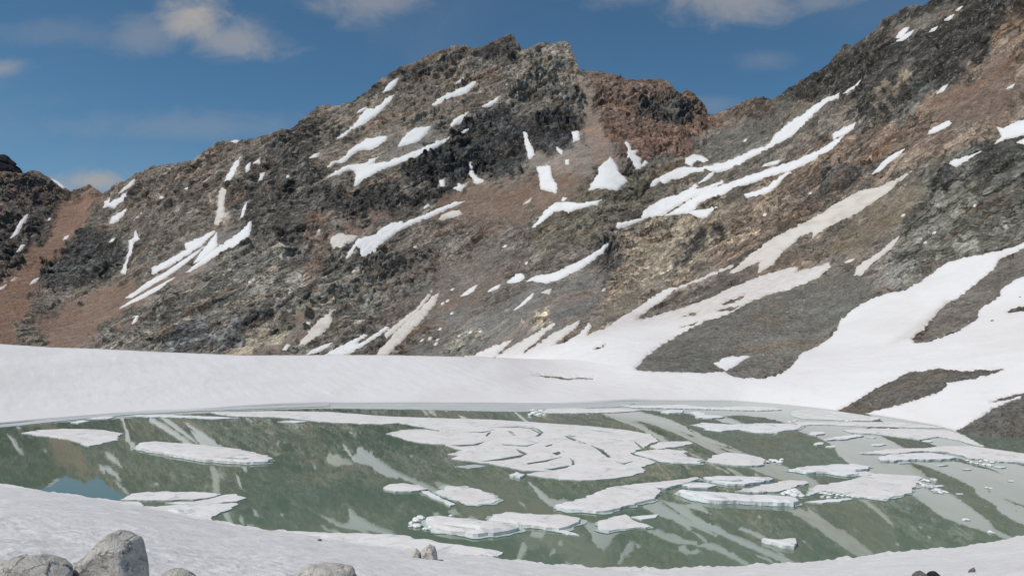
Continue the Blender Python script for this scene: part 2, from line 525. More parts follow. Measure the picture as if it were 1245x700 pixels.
DEPTH = [(-430, 400, 560), (-430, 165, 1000), (-150, 410, 640), (-150, 190, 1250), (0, 418, 680), (0, 330, 900), (0, 210, 1260), (60, 300, 1040), (60, 222, 1300),
 (104, 228, 1300), (60, 422, 660), (110, 360, 830), (180, 207, 1060), (180, 300, 850), (180, 426, 610), (240, 192, 1000),
 (300, 432, 585), (300, 300, 740), (300, 170, 940), (400, 128, 950), (430, 431, 575), (430, 290, 735), (430, 220, 830),
 (500, 280, 755), (510, 200, 830), (525, 68, 1010), (615, 45, 1020), (600, 130, 925), (600, 200, 830), (600, 260, 755),
 (600, 340, 650), (600, 434, 520), (690, 52, 1000), (700, 140, 870), (740, 210, 725), (700, 260, 690), (700, 340, 590), (690, 437, 410),
 (780, 97, 960), (850, 118, 950), (868, 140, 950), (800, 180, 800), (860, 190, 770), (790, 385, 480), (770, 450, 325),
 (800, 300, 640), (850, 240, 680), (900, 195, 710), (930, 121, 830), (1000, 85, 750), (1050, 47, 700), (1130, 0, 650),
 (1000, 170, 610), (1000, 250, 520), (1055, 237, 478), (1000, 330, 425), (1000, 410, 345), (900, 455, 305), (880, 390, 390),
 (1100, 100, 570), (1150, 200, 430), (1245, 300, 335), (1245, 200, 395), (1245, 100, 460), (1245, 0, 525), (1250, -80, 580),
 (1245, 440, 228), (1100, 440, 268), (1010, 455, 282), (1130, 370, 322), (1420, 424, 175), (1420, 300, 250), (1420, 100, 370), (1420, -190, 560),
 (1660, 400, 140), (1660, 200, 230), (1660, -260, 500)]
_p = np.asarray(DEPTH, float)
_c = (_p[:, :2] - (600, 250)) / 300.0


def _tps(r2):
    return 0.5 * r2 * np.log(r2 + 1e-12)


_K = _tps(((_c[:, None] - _c[None]) ** 2).sum(-1)) + np.eye(len(_c)) * 2e-3
_A = np.c_[np.ones(len(_c)), _c]
_sol = np.linalg.solve(np.block([[_K, _A], [_A.T, np.zeros((3, 3))]]), np.r_[np.log(_p[:, 2]), 0, 0, 0])


def depth(px, py):
    shape = np.shape(px)
    q = np.c_[(np.ravel(px) - 600) / 300.0, (np.ravel(py) - 250) / 300.0]
    out = np.empty(len(q))
    for s in range(0, len(q), 100000):
        k = q[s:s + 100000]
        r2 = ((k[:, None] - _c[None]) ** 2).sum(-1)
        out[s:s + 100000] = _tps(r2) @ _sol[:len(_c)] + _sol[-3] + k @ _sol[-2:]
    return np.exp(out).reshape(shape)


colx = np.concatenate([np.arange(-430, -30, 5.0), np.arange(-30, 1275, 0.85), np.arange(1275, 1660, 5.0)])
NC = len(colx)
NA, NB, NK = 84, 500, 14
def smooth_curve(v, n_):
    k = np.hanning(n_ + 2)[1:-1]; k /= k.sum()
    return np.convolve(np.pad(v, n_ // 2, mode='edge'), k, mode='valid')[:len(v)]


shy, lpy, sky_y = smooth_curve(curve(SHORE, colx), 61), smooth_curve(curve(LIP, colx), 61), curve(SKYLINE, colx)
tA = np.linspace(0, 1, NA)
PYA = shy + (lpy - shy) * tA[:, None]
tB = np.linspace(0, 1, NB + 1)[1:]
sky_s = smooth_curve(sky_y, 91)
PYB = lpy + (sky_s - lpy) * tB[:, None] + (sky_y - sky_s) * sm(tB, 0.80, 1.0)[:, None]
PXA = np.broadcast_to(colx, PYA.shape); PXB = np.broadcast_to(colx, PYB.shape)
# depth of the snow between shore and lip: plane-like, 1/Y linear in the picture row
_, dzs = ray(colx, shy)
Ysh = -CAM_Z / dzs
YB0 = depth(colx, lpy)
Ylip = np.interp(colx, [-430, 0, 300, 600, 660], [215, 292, 325, 370, 372])
w = sm(colx, 600, 720)
Ylip = np.exp(np.log(Ylip) * (1 - w) + np.log(YB0) * w)
bulge = 1 + 0.035 * np.sin(tA * math.pi)[:, None]
YA = 1.0 / ((1 / Ysh) * (1 - tA[:, None]) + (1 / Ylip) * tA[:, None])
YA = YA * (1 + (bulge - 1) * (0.4 - 0.7 * sm(colx, 560, 1000)))
YB = depth(PXB, PYB)
PX = np.concatenate([PXA, PXB]); PY = np.concatenate([PYA, PYB]); Y = np.concatenate([YA, YB])
X, _, Z = world(PX, PY, Y)
NR = NA + NB

# outward normals of the smooth relief
P0 = np.stack([X, Y, Z], -1)
du = np.gradient(P0, axis=1); dv = np.gradient(P0, axis=0)
Nn = np.cross(du, dv)
Nn /= np.linalg.norm(Nn, axis=-1)[..., None] + 1e-9
flip = (Nn * (P0 - np.array([0, 0, CAM_Z]))).sum(-1) > 0
Nn[flip] *= -1
Nn = Nn * 0.75 + np.array([-0.1, -0.35, 0.35]); Nn /= np.linalg.norm(Nn, axis=-1)[..., None]

# ---- kinds of rock: colour (real albedo) and how craggy it is
warp = fbm(PX / 26, PY / 26, 0 * PX, 4, 31) * 9
warp2 = fbm(PX / 9, PY / 9, 0 * PX + 4, 3, 37) * 4
TINT = np.zeros(PX.shape + (3,)); TINT[:] = (0.150, 0.132, 0.113)
CRAG = np.full(PX.shape, 0.75)
REG = [
 # polygon, colour, craggy, softness
 ([(-430, 100), (127, 225), (118, 250), (60, 330), (35, 380), (20, 440), (-430, 440)], (0.150, 0.108, 0.085), 0.75, 10),
 ([(-20, 215), (60, 210), (85, 232), (60, 250), (0, 250)], (0.115, 0.090, 0.078), 0.9, 8),
 ([(0, 250), (60, 248), (72, 275), (40, 310), (0, 325)], (0.088, 0.080, 0.072), 0.9, 8),
 ([(75, 238), (122, 240), (100, 285), (66, 318), (40, 345), (32, 385), (28, 425), (-60, 425), (-40, 370), (20, 330), (52, 290), (68, 262)], (0.170, 0.104, 0.073), 0.12, 7),
 ([(48, 424), (62, 380), (120, 352), (180, 345), (232, 318), (238, 330), (170, 372), (140, 392), (104, 426)], (0.172, 0.118, 0.088), 0.15, 7),
 ([(42, 348), (75, 300), (90, 280), (140, 285), (160, 312), (120, 340), (62, 352)], (0.080, 0.080, 0.080), 1.1, 7),
 ([(20, 400), (45, 385), (52, 420), (15, 425)], (0.17, 0.16, 0.13), .9, 5),
 ([(150, 200), (240, 190), (340, 165), (330, 230), (280, 250), (200, 260), (150, 240)], (0.150, 0.128, 0.108), 0.9, 12),
 ([(300, 180), (420, 130), (400, 220), (380, 300), (280, 280)], (0.108, 0.100, 0.092), 1.0, 14),
 ([(225, 295), (260, 275), (300, 285), (260, 320), (170, 372), (230, 318)], (0.165, 0.150, 0.140), 0.1, 5),
 ([(105, 430), (150, 390), (230, 335), (300, 310), (400, 300), (500, 300), (460, 400), (380, 432), (240, 440)], (0.178, 0.168, 0.146), 1.0, 12),
 ([(200, 400), (300, 380), (300, 440), (190, 440)], (0.160, 0.166, 0.166), 1.0, 12),
 ([(262, 438), (285, 418), (310, 402), (352, 392), (350, 405), (318, 425), (296, 438)], (0.34, 0.29, 0.215), 0.6, 4),
 ([(300, 436), (325, 422), (350, 405), (368, 378), (382, 380), (366, 410), (345, 432)], (0.170, 0.142, 0.115), 0.15, 5),
 ([(264, 238), (270, 236), (273, 262), (266, 274), (262, 268)], (0.34, 0.29, 0.25), 0.4, 4),
 ([(372, 255), (398, 260), (396, 330), (385, 360), (368, 340)], (0.170, 0.128, 0.105), 0.7, 8),
 ([(400, 128), (470, 85), (560, 60), (610, 50), (600, 120), (540, 150), (480, 190), (400, 220), (380, 200)], (0.178, 0.150, 0.122), 0.7, 12),
 ([(420, 126), (470, 88), (560, 57), (612, 45), (626, 46), (632, 62), (600, 68), (540, 78), (480, 98), (430, 128)], (0.085, 0.078, 0.074), 0.8, 4),
 ([(480, 160), (520, 150), (545, 165), (500, 200), (440, 205)], (0.165, 0.152, 0.138), 0.2, 8),
 ([(600, 120), (630, 62), (690, 50), (704, 88), (712, 150), (640, 140)], (0.255, 0.225, 0.190), 1.1, 6),
 ([(486, 215), (520, 178), (560, 155), (590, 128), (640, 118), (700, 135), (708, 160), (694, 182), (640, 196), (618, 215), (560, 218), (520, 222), (500, 226)], (0.064, 0.064, 0.066), 1.35, 7),
 ([(398, 232), (440, 226), (500, 224), (540, 235), (480, 252), (430, 262), (395, 255)], (0.068, 0.066, 0.064), 1.2, 8),
 ([(610, 110), (660, 95), (700, 100), (705, 130), (660, 140), (620, 140)], (0.160, 0.148, 0.132), 1.3, 8),
 ([(425, 275), (470, 258), (480, 262), (455, 280), (430, 288)], (0.165, 0.110, 0.092), .2, 5),
 ([(540, 248), (600, 222), (650, 208), (720, 215), (730, 238), (650, 262), (600, 282), (545, 285), (530, 262)], (0.158, 0.112, 0.084), 0.12, 9),
 ([(640, 190), (710, 170), (722, 190), (724, 215), (660, 215)], (0.185, 0.158, 0.138), 0.1, 7),
 ([(706, 95), (716, 92), (722, 130), (740, 165), (750, 205), (725, 200), (714, 160)], (0.200, 0.155, 0.128), 0.1, 4),
 ([(714, 82), (765, 92), (800, 92), (850, 112), (866, 138), (905, 127), (880, 150), (845, 174), (812, 192), (760, 195), (740, 160), (720, 120)], (0.160, 0.108, 0.082), 0.7, 7),
 ([(785, 120), (828, 112), (836, 140), (812, 150), (782, 142)], (0.090, 0.083, 0.076), 1.2, 6),
 ([(745, 165), (830, 155), (836, 185), (760, 192)], (0.190, 0.115, 0.085), 0.6, 6),
 ([(470, 300), (560, 270), (640, 280), (640, 330), (560, 400), (470, 400)], (0.145, 0.128, 0.112), 0.7, 14),
 ([(520, 335), (600, 290), (620, 320), (570, 380), (540, 400), (500, 390)], (0.150, 0.128, 0.112), 0.2, 10),
 ([(500, 440), (540, 390), (640, 350), (700, 330), (735, 330), (738, 372), (690, 400), (600, 440)], (0.148, 0.142, 0.134), 0.25, 10),
 ([(540, 428), (552, 405), (582, 400), (595, 412), (570, 430)], (0.26, 0.25, 0.21), 0.8, 6),
 ([(636, 398), (650, 380), (664, 372), (668, 388), (654, 400)], (0.42, 0.36, 0.27), 1.0, 5),
 ([(690, 240), (760, 215), (870, 190), (830, 215), (760, 260), (700, 300), (650, 300), (660, 270)], (0.132, 0.122, 0.092), 0.7, 9),
 ([(722, 300), (752, 292), (748, 345), (728, 350)], (0.085, 0.080, 0.078), 1.1, 6),
 ([(762, 294), (800, 265), (900, 240), (880, 300), (830, 345), (770, 372), (732, 374), (750, 330)], (0.270, 0.225, 0.168), 1.0, 12),
 ([(816, 320), (850, 282), (872, 268), (884, 272), (850, 305), (812, 340)], (0.085, 0.078, 0.072), 1.2, 5),
 ([(738, 372), (776, 345), (820, 325), (800, 350), (740, 395), (700, 410)], (0.165, 0.150, 0.118), 0.3, 6),
 ([(940, 205), (1010, 170), (1100, 130), (1190, 70), (1245, 20), (1420, -60), (1420, 80), (1245, 148), (1170, 190), (1090, 215), (1020, 245), (930, 300), (880, 325), (860, 320), (905, 250)], (0.205, 0.155, 0.118), 0.9, 8),
 ([(1120, 130), (1230, 70), (1245, 110), (1215, 160), (1150, 150)], (0.172, 0.125, 0.098), 0.25, 9),
 ([(1160, 160), (1200, 148), (1205, 165), (1170, 178)], (0.27, 0.23, 0.18), 1.0, 6),
 ([(880, 290), (910, 245), (960, 225), (970, 240), (920, 290)], (0.285, 0.225, 0.168), 1.0, 7),
 ([(968, 250), (1010, 205), (1050, 195), (1075, 195), (1040, 225), (1000, 245)], (0.105, 0.096, 0.090), 0.9, 9),
 ([(825, 204), (860, 174), (905, 136), (960, 118), (1000, 140), (960, 165), (900, 200)], (0.132, 0.128, 0.112), 0.55, 10),
 ([(870, 132), (912, 118), (936, 119), (960, 108), (940, 140), (900, 150)], (0.120, 0.095, 0.075), 0.8, 6),
 ([(936, 121), (1020, 55), (1130, -5), (1250, -90), (1420, -200), (1420, -90), (1245, 10), (1220, 30), (1185, 75), (1140, 112), (1085, 142), (1040, 150), (1040, 120), (1000, 120), (975, 125)], (0.074, 0.071, 0.066), 1.3, 7),
 ([(1080, 40), (1110, 18), (1160, 0), (1170, 10), (1130, 40), (1090, 52)], (0.125, 0.115, 0.098), 0.5, 6),
 ([(1065, 125), (1085, 90), (1100, 78), (1105, 88), (1085, 112), (1068, 145)], (0.185, 0.155, 0.115), 0.6, 4),
 ([(1085, 140), (1110, 100), (1140, 95), (1135, 118), (1100, 145)], (0.115, 0.122, 0.115), 1.1, 7),
 ([(1110, 215), (1160, 190), (1245, 165), (1420, 100), (1420, 190), (1245, 295), (1130, 328), (1100, 345), (1085, 320)], (0.128, 0.128, 0.108), 1.0, 8),
 ([(1128, 215), (1160, 205), (1170, 218), (1140, 226), (1125, 224)], (0.062, 0.062, 0.058), 1.2, 5),
 ([(1170, 195), (1245, 170), (1420, 120), (1420, 150), (1245, 215), (1190, 222)], (0.098, 0.100, 0.090), 1.0, 6),
 ([(1010, 300), (1050, 262), (1090, 235), (1120, 222), (1125, 235), (1080, 285), (1040, 320)], (0.182, 0.152, 0.110), 0.3, 7),
 ([(1080, 345), (1090, 318), (1120, 325), (1115, 345), (1095, 356)], (0.19, 0.19, 0.175), 1.1, 6),
 ([(1165, 310), (1168, 285), (1190, 285), (1195, 308)], (0.26, 0.26, 0.22), 1.1, 5),
 ([(770, 452), (790, 425), (860, 385), (950, 350), (1010, 325), (1040, 330), (1070, 352), (1020, 395), (990, 430), (900, 470), (790, 470)], (0.142, 0.138, 0.122), 0.16, 5),
 ([(1000, 480), (1100, 440), (1245, 440), (1420, 400), (1420, 600), (1245, 560), (1140, 530), (1000, 515)], (0.115, 0.112, 0.102), 0.16, 6),
 ([(1100, 420), (1150, 365), (1210, 315), (1300, 260), (1420, 210), (1420, 300), (1245, 340), (1180, 400)], (0.155, 0.140, 0.122), 0.25, 6),
 ([(776, 390), (880, 335), (985, 290), (975, 325), (900, 340), (800, 375)], (0.150, 0.130, 0.108), 0.5, 6),
]
for poly, colr, cg, soft in REG:
    p = np.asarray(poly, float)
    c0, c1 = np.searchsorted(colx, [p[:, 0].min() - 40, p[:, 0].max() + 40])
    if c1 <= c0:
        continue
    sl = (slice(None), slice(c0, c1))
    wgt = sm(sdf(poly, PX[sl] + 1.5 * warp[sl] + warp2[sl], PY[sl] + warp2[sl] + warp[sl]), -soft, soft)
    TINT[sl] = TINT[sl] * (1 - wgt[..., None]) + np.array(colr) * wgt[..., None]
    CRAG[sl] = CRAG[sl] * (1 - wgt) + cg * wgt
CRAG[:NA] *= 0.5
COLUMN = sm(CRAG, 0.95, 1.25)
CRAG = np.minimum(CRAG, 0.95)

lum = TINT @ np.array([.3, .55, .15])
gain = 1.62 + 0.46 * sm(lum, 0.06, 0.13)
TINT = (TINT * 0.82 + lum[..., None] * 0.18) * gain[..., None] * np.array([1.03, 0.985, 0.94])

# ---- snow: how far inside the outline of a patch every grid point lies (in photo pixels)
FIELD = LIP[:10] + [(575, 432), (595, 423), (625, 411), (620, 417), (606, 428), (602, 434), (625, 420), (645, 408), (675, 391), (676, 394), (662, 405), (655, 413), (640, 424),
 (637, 430), (655, 418), (672, 405), (690, 396), (706, 388), (700, 398), (682, 412), (672, 420), (690, 414), (705, 405), (716, 392), (719, 396), (715, 406),
 (733, 400), (756, 386), (774, 375), (790, 364), (810, 352), (835, 345), (863, 333), (895, 320), (891, 325), (871, 333), (837, 348), (820, 354), (798, 371),
 (776, 386), (775, 389), (802, 382), (835, 372), (862, 362), (892, 348), (923, 336), (960, 325), (973, 325), (967, 331), (987, 326), (1009, 319), (1010, 325),
 (994, 338), (960, 352), (930, 359), (905, 371), (889, 381), (856, 391), (826, 407), (804, 420), (786, 434), (773, 448), (776, 450), (790, 452), (850, 453),
 (880, 452), (888, 456), (905, 460), (930, 459), (950, 454), (962, 446), (968, 438), (975, 428), (990, 423), (1007, 413), (1017, 400), (1021, 390), (1035, 377),
 (1065, 360), (1099, 353), (1117, 344), (1136, 330), (1156, 318), (1180, 312), (1220, 304), (1245, 295), (1420, 200), (1680, 80), (1680, 660), (700, 600), (-450, 660)]
ISLANDS = [
 [(1108, 411), (1124, 399), (1134, 386), (1150, 370), (1166, 361), (1188, 344), (1208, 328), (1216, 314), (1245, 302), (1420, 215), (1420, 290), (1245, 336), (1230, 342),
  (1218, 352), (1215, 361), (1200, 370), (1190, 378), (1189, 388), (1180, 393), (1166, 402), (1150, 408), (1130, 415), (1112, 416)],
 [(1222, 379), (1233, 374), (1245, 371), (1420, 350), (1420, 365), (1245, 377), (1230, 380)],
 [(1019, 499), (1040, 487), (1060, 475), (1080, 465), (1100, 455), (1107, 452), (1120, 451), (1143, 448), (1155, 450), (1175, 451), (1195, 450), (1213, 448.5), (1220, 449),
  (1205, 455), (1185, 460), (1165, 463), (1150, 465), (1150, 470), (1140, 478), (1130, 481), (1110, 487), (1085, 494), (1062, 500), (1045, 506), (1030, 506)],
 [(1162, 524), (1180, 514), (1195, 505), (1210, 495), (1225, 489), (1245, 481), (1420, 420), (1420, 580), (1245, 545), (1200, 540), (1170, 536)],
 [(1204, 489), (1220, 484), (1245, 477), (1300, 460), (1300, 463), (1245, 480), (1222, 486.5)],
 [(830, 385), (840, 381), (850, 379.5), (846, 383.5)], [(828, 397.5), (840, 394), (849, 391.5), (842, 396)], [(878, 370.5), (890, 364), (907, 358.5), (900, 365), (888, 369)],
 [(872, 378), (885, 374), (901, 371), (890, 377.5)], [(722, 424), (728, 420.5), (736, 419.5), (730, 423)],
 [(648, 456.6), (670, 457.6), (690, 459.6), (722, 459.8), (722, 461.0), (690, 461.2), (668, 459.0)],
]
PATCHES = [
 ([(60, 215), (70, 219), (80, 228), (76, 229), (66, 221)], "thin white sliver of snow just under the left skyline beside the dark col", 'w'),
 ([(13, 290), (19, 280), (24, 270), (34, 260), (33, 266), (26, 278), (21, 287)], "slanting snow streak high on the brown ridge at the far left", 'w'),
 ([(20, 307), (26, 298), (31, 298), (25, 305)], "short snow dash below the slanting streak of the far left ridge", 'w'),
 ([(144, 235), (150, 229), (163, 218), (161, 224), (153, 231)], "narrow snow streak right below the skyline, right of the left col", 'w'),
 ([(125, 253), (128, 245), (134, 241), (133, 247), (142, 242), (150, 237), (156, 234), (153, 241), (146, 248), (138, 253), (130, 251)], "forked snow patch second below the skyline, right of the left col", 'w'),
 ([(133, 273), (138, 265), (145, 259), (153, 254), (150, 261), (142, 269)], "slanting snow patch third below the skyline, right of the left col", 'w'),
 ([(163, 268), (166, 263), (172, 259), (170, 264), (166, 268)], "small snow spot above the thin vertical snow runnel on the left flank", 'w'),
 ([(76, 292), (79, 288), (84, 286), (82, 290)], "small snow spot on the edge of the reddish scree gully", 'w'),
 ([(131, 297), (136, 291), (143, 288), (140, 293)], "small snow patch left of the vertical snow runnel on the left flank", 'w'),
 ([(157, 293), (163, 289), (165, 279), (168, 289), (170, 291), (163, 294), (160, 306), (157, 320), (152, 333), (147, 332), (152, 321), (157, 304)], "thin crooked vertical snow runnel ending in a blob on the left flank", 'w'),
 ([(223, 234), (226, 230), (230, 228), (228, 233)], "tiny lone snow spot above the big branching streaks of the left flank", 'w'),
 ([(36, 346), (41, 340), (48, 337), (44, 343)], "bright snow scrap under the dark crag at the left foot of the mountain", 'w'),
 ([(-4, 354), (0, 350), (8, 346), (5, 350)], "snow scrap at the left edge of the photo on brown scree", 'w'),
 ([(12, 342), (16, 339), (21, 337), (17, 341)], "thin pale snow dash on brown scree at the left foot", 'tan'),
 ([(263, 280), (250, 286), (224, 297), (227, 304), (213, 311), (200, 318), (185, 326), (186, 333), (197, 328.5), (214, 318.5), (232, 307.5), (248, 296)], "upper strand of the big feathered snow streak on the left flank", 'w'),
 ([(248, 299.5), (233, 310), (216, 320.5), (200, 331.5), (180, 343), (165, 354), (153, 362), (160, 362), (178, 350.5), (200, 338.5), (216, 327), (230, 316.5), (240, 308)], "long lower strand of the big feathered snow streak on the left flank", 'w'),
 ([(264, 283), (257, 291), (248, 302), (235, 320), (245, 317), (256, 308), (264, 299)], "stubby right strand of the big feathered snow streak on the left flank", 'w'),
 ([(305, 270), (297, 277), (280, 291), (256, 306), (240, 320), (226, 331), (231, 331), (248, 320), (270, 307), (293, 297), (304, 285)], "broad snow tongue right of the feathered streak, narrowing downhill", 'w'),
 ([(145, 375), (155, 368), (169, 360), (190, 349), (212, 337), (206, 343), (194, 352), (182, 358), (164, 367)], "long wedge of snow lowest below the feathered streak", 'w'),
 ([(160, 393), (164, 384), (168, 383), (165, 390)], "little snow comma under the long wedge on the left flank", 'w'),
 ([(270, 227), (275, 215), (281, 205), (286, 197), (292, 191), (290, 200), (285, 212), (278, 222)], "tapering snow chute below the rounded left shoulder of the skyline", 'w'),
 ([(270, 228), (275, 232), (272, 246), (273, 262), (266, 274), (261, 272), (265, 256), (265, 240)], "pale dusty snow runnel continuing the tapering chute downhill", 'tan'),
 ([(299, 209), (299, 202), (304, 197), (303, 206)], "small snow dab right of the tapering chute", 'w'),
 ([(314, 219), (317, 212), (322, 210), (318, 218)], "slim snow dash lower right of the tapering chute", 'w'),
 ([(307, 198), (311, 195), (315, 193), (316, 198)], "small snow dab just under the skyline right of the tapering chute", 'w'),
 ([(376, 192), (381, 188), (389, 186), (385, 191)], "faint short snow dash below the dark knob of the left ridge", 'w'),
 ([(293, 265), (295, 254), (300, 246), (299, 255), (296, 264)], "upright snow sliver above the broad tongue of the left flank", 'w'),
 ([(281, 172.5), (288, 169.5), (292, 170.5), (286, 174)], "tiny snow cap on the rounded left shoulder of the skyline", 'w'),
 ([(410, 170), (414, 165), (424, 158), (434, 148), (442, 137), (447, 132), (455, 132), (463, 127), (470, 120), (479, 116), (476, 122), (466, 132), (458, 140), (447, 148), (436, 154), (428, 158), (418, 167)],
  "long snow streak swelling in its middle, below the left shoulder of the summit", 'w'),
 ([(466, 113), (470, 106), (475, 100), (485, 95), (481, 103), (474, 110)], "bright snow patch highest under the left summit ridge", 'w'),
 ([(434, 137), (438, 133), (446, 130), (444, 133), (438, 136.5)], "small pale snow dab left above the swelling streak", 'w'),
 ([(398, 203), (403, 198), (412, 195), (420, 190), (425, 183), (432, 178), (442, 172), (446, 168), (453, 169), (460, 167), (472, 166), (467, 173), (458, 179), (450, 183), (444, 181), (432, 186), (424, 193), (415, 199), (408, 197), (402, 202)],
  "ragged snow band just above the large winged snow patch", 'w'),
 ([(397, 216), (404, 210), (413, 206), (420, 202), (430, 200), (445, 199), (452, 193), (460, 191), (456, 197), (450, 201), (462, 198), (475, 195), (490, 190), (505, 184), (520, 178), (532, 172), (546, 168), (540, 174),
   (525, 182), (510, 190), (495, 195), (478, 201), (465, 206), (455, 211), (447, 217), (440, 221), (431, 226), (433, 214), (432, 208), (425, 206), (412, 212), (402, 214)],
  "large winged snow patch on the ledge beside the black crag", 'w'),
 ([(484, 179), (488, 171), (497, 161), (505, 156), (515, 155), (525, 153), (519, 162), (510, 171), (500, 175), (490, 177)], "compact rounded snow patch above the right wing of the winged patch", 'w'),
 ([(524, 129), (531, 122), (540, 116), (552, 111), (565, 106), (575, 101), (579, 98), (578, 104), (568, 113), (552, 119), (540, 123), (532, 128)], "bright slanting snow patch nearest below the summit top", 'w'),
 ([(553, 102), (558, 98), (564, 95), (561, 99.5)], "thin snow dash above the slanting patch nearest the summit", 'w'),
 ([(547, 153), (552, 145), (560, 141), (569, 137), (564, 145), (556, 152)], "small slanting snow patch at the upper left edge of the black crag", 'w'),
 ([(586, 130), (594, 125), (607, 117), (604, 124), (595, 130)], "narrow snow dash at the top of the black crag", 'w'),
 ([(561, 161), (566, 157), (570, 157), (564, 162)], "tiny snow dab on the left edge of the black crag", 'w'),
 ([(637, 162), (641, 162), (643, 172), (648, 180), (649, 189), (643, 194), (641, 185), (638, 173)], "upright snow gully cutting the right half of the black crag", 'w'),
 ([(570, 199), (573.5, 198), (574, 207), (578, 213), (589, 219), (584, 223), (577, 222), (571, 213)], "hook shaped snow patch at the foot of the black crag", 'w'),
 ([(533.5, 219), (540.5, 219), (541.5, 226), (538, 228), (535, 225)], "small square snow patch at the left foot of the black crag", 'w'),
 ([(549, 228.5), (556, 226), (558, 223), (562, 225.5), (566, 227), (560, 232), (556, 231.5)], "small star shaped snow patch under the black crag", 'w'),
 ([(652, 203), (659, 203), (661, 201), (669, 202), (671, 217), (676, 222), (678, 229), (675, 235), (665, 232), (657, 230), (656, 216)], "boot shaped snow patch on grey scree right below the black crag", 'w'),
 ([(696, 161), (703.5, 160), (704, 169), (697, 172)], "small blocky snow patch beside the pinkish gully below the summit tower", 'w'),
 ([(677, 179), (684, 184), (683, 188), (677, 183)], "small slanting snow dab above the boot shaped patch", 'w'),
 ([(687, 195), (691.5, 194), (691.5, 200), (688, 200)], "tiny snow dot on grey scree between the boot shaped and triangular patches", 'w'),
 ([(515, 252.5), (520, 249), (522, 250.5), (516, 254)], "tiny snow dash on scree above the long kite shaped patch", 'w'),
 ([(401, 291), (406, 286), (414, 284), (424, 286), (434, 287), (430, 293), (423, 298), (416, 304), (408, 303), (403, 298)], "round cream coloured snow patch left of the long kite shaped patch", 'tan'),
 ([(421, 316), (424, 307), (430, 298), (436, 290), (446, 288), (456, 286), (464, 278), (472, 273), (481, 270), (490, 268), (490, 272), (500, 267), (520, 260), (535, 253), (552, 246), (566, 244), (552, 251.5), (535, 258.5),
   (520, 265), (505, 271), (490, 278), (478, 285), (470, 292), (462, 299), (456, 308), (450, 313), (440, 313), (437, 308), (439, 302), (432, 305), (425, 313)], "long kite shaped snow patch with a thin tail in the middle of the mountain", 'w'),
 ([(531, 270), (537, 262), (548, 257), (558, 255.5), (562, 260), (553, 264), (542, 266)], "cream coloured oval snow patch under the tail of the kite shaped patch", 'tan'),
 ([(635, 249), (640, 245), (646, 241), (644, 246)], "tiny cream snow dash in the middle of the brown scree bowl", 'tan'),
 ([(647, 277), (652, 271), (658, 263), (664, 255), (672, 249), (680, 246), (692, 246), (705, 247), (720, 245), (732, 243), (726, 248.5), (712, 251.5), (700, 254), (692, 259), (685, 256), (675, 257.5), (668, 262), (660, 270), (652, 277)],
  "bent snow patch below the triangular patch", 'w'),
 ([(682, 244), (685, 240), (689, 241), (686, 245)], "tiny snow dot just above the bent patch", 'w'),
 ([(716, 231), (720, 222), (727, 212), (728, 202), (735, 198), (742, 191), (748, 198), (752, 208), (760, 216), (763, 221), (755, 228), (751, 232), (740, 230), (730, 229)], "large triangular snow patch at the foot of the reddish peak", 'w'),
 ([(759, 171), (765, 174), (767, 183), (774, 184), (773, 189), (779, 193), (780, 201), (784, 195), (788, 198), (784, 203.5), (780, 203.5), (778, 208), (773, 207), (769, 200), (766, 196), (761, 194), (764, 184)],
  "jagged snow patch right above the triangular patch", 'w'),
 ([(833, 199), (834, 192), (845, 189.5), (853, 190.5), (861, 194), (857, 197.5), (848, 197.5), (840, 201)], "small flat snow patch below the reddish peak, right of the jagged patch", 'w'),
 ([(790, 228), (794, 220), (805, 214), (818, 208), (833, 203), (848, 205), (860, 202), (880, 198), (900, 190), (915, 183), (932, 178), (945, 162), (958, 150), (975, 140), (990, 128), (1005, 120), (1021, 114), (1018, 119), (1005, 126),
   (990, 138), (975, 155), (960, 167), (945, 175), (930, 183), (911, 192), (899, 202), (885, 206), (871, 209), (859, 207.5), (839, 211), (829, 217), (818, 218), (808, 224), (802, 221), (797, 226)],
  "longest upper snow streak running down from the right dark ridge", 'w'),
 ([(849, 223), (856, 217), (868, 209), (867, 213), (856, 220)], "small snow sliver between the two long streaks of the right side", 'w'),
 ([(1025, 113.5), (1032, 108), (1040, 103), (1046, 97), (1042, 105), (1035, 111)], "thin snow point continuing the long upper streak up the dark ridge", 'w'),
 ([(749, 275), (752, 271), (765, 269.5), (780, 265), (783, 256), (795, 248), (806, 242), (822, 238), (835, 231), (845, 224), (848, 226), (846, 230), (860, 227), (878, 220), (880, 222), (866, 229), (876, 226), (890, 221),
   (906, 215), (925, 209), (940, 204), (970, 194), (1000, 180), (1024, 166), (1021, 176), (1008, 184), (994, 192), (975, 201), (960, 208), (940, 212), (909, 223), (891, 229), (877, 238), (849, 246), (845, 254), (835, 258),
   (815, 261), (809, 262), (822, 254), (835, 245), (848, 238), (840, 241), (825, 249), (805, 262), (785, 266), (775, 270), (765, 274), (752, 278)],
  "long forked lower snow streak parallel to the longest upper streak", 'w'),
 ([(903, 237), (912, 234), (925, 231), (935, 225), (942, 219), (955, 210), (961, 209), (952, 217), (944, 226), (935, 233), (920, 238.5), (908, 240)], "curved snow hook branching under the forked lower streak", 'w'),
 ([(1012, 163), (1020, 158), (1032, 153), (1042, 147.5), (1038, 156), (1028, 164), (1013, 170)], "flag shaped snow patch above the end of the forked streak", 'w'),
 ([(835, 258), (846, 256), (858, 254.5), (866, 251.5), (872, 253), (863, 258.5), (860, 263), (850, 264), (843, 262)], "small ragged snow patch lowest below the forked streak", 'w'),
 ([(926, 202.5), (930, 199), (940, 196.5), (949, 194), (945, 199.5), (935, 201)], "small snow dash between the forked streak and the upper streak", 'w'),
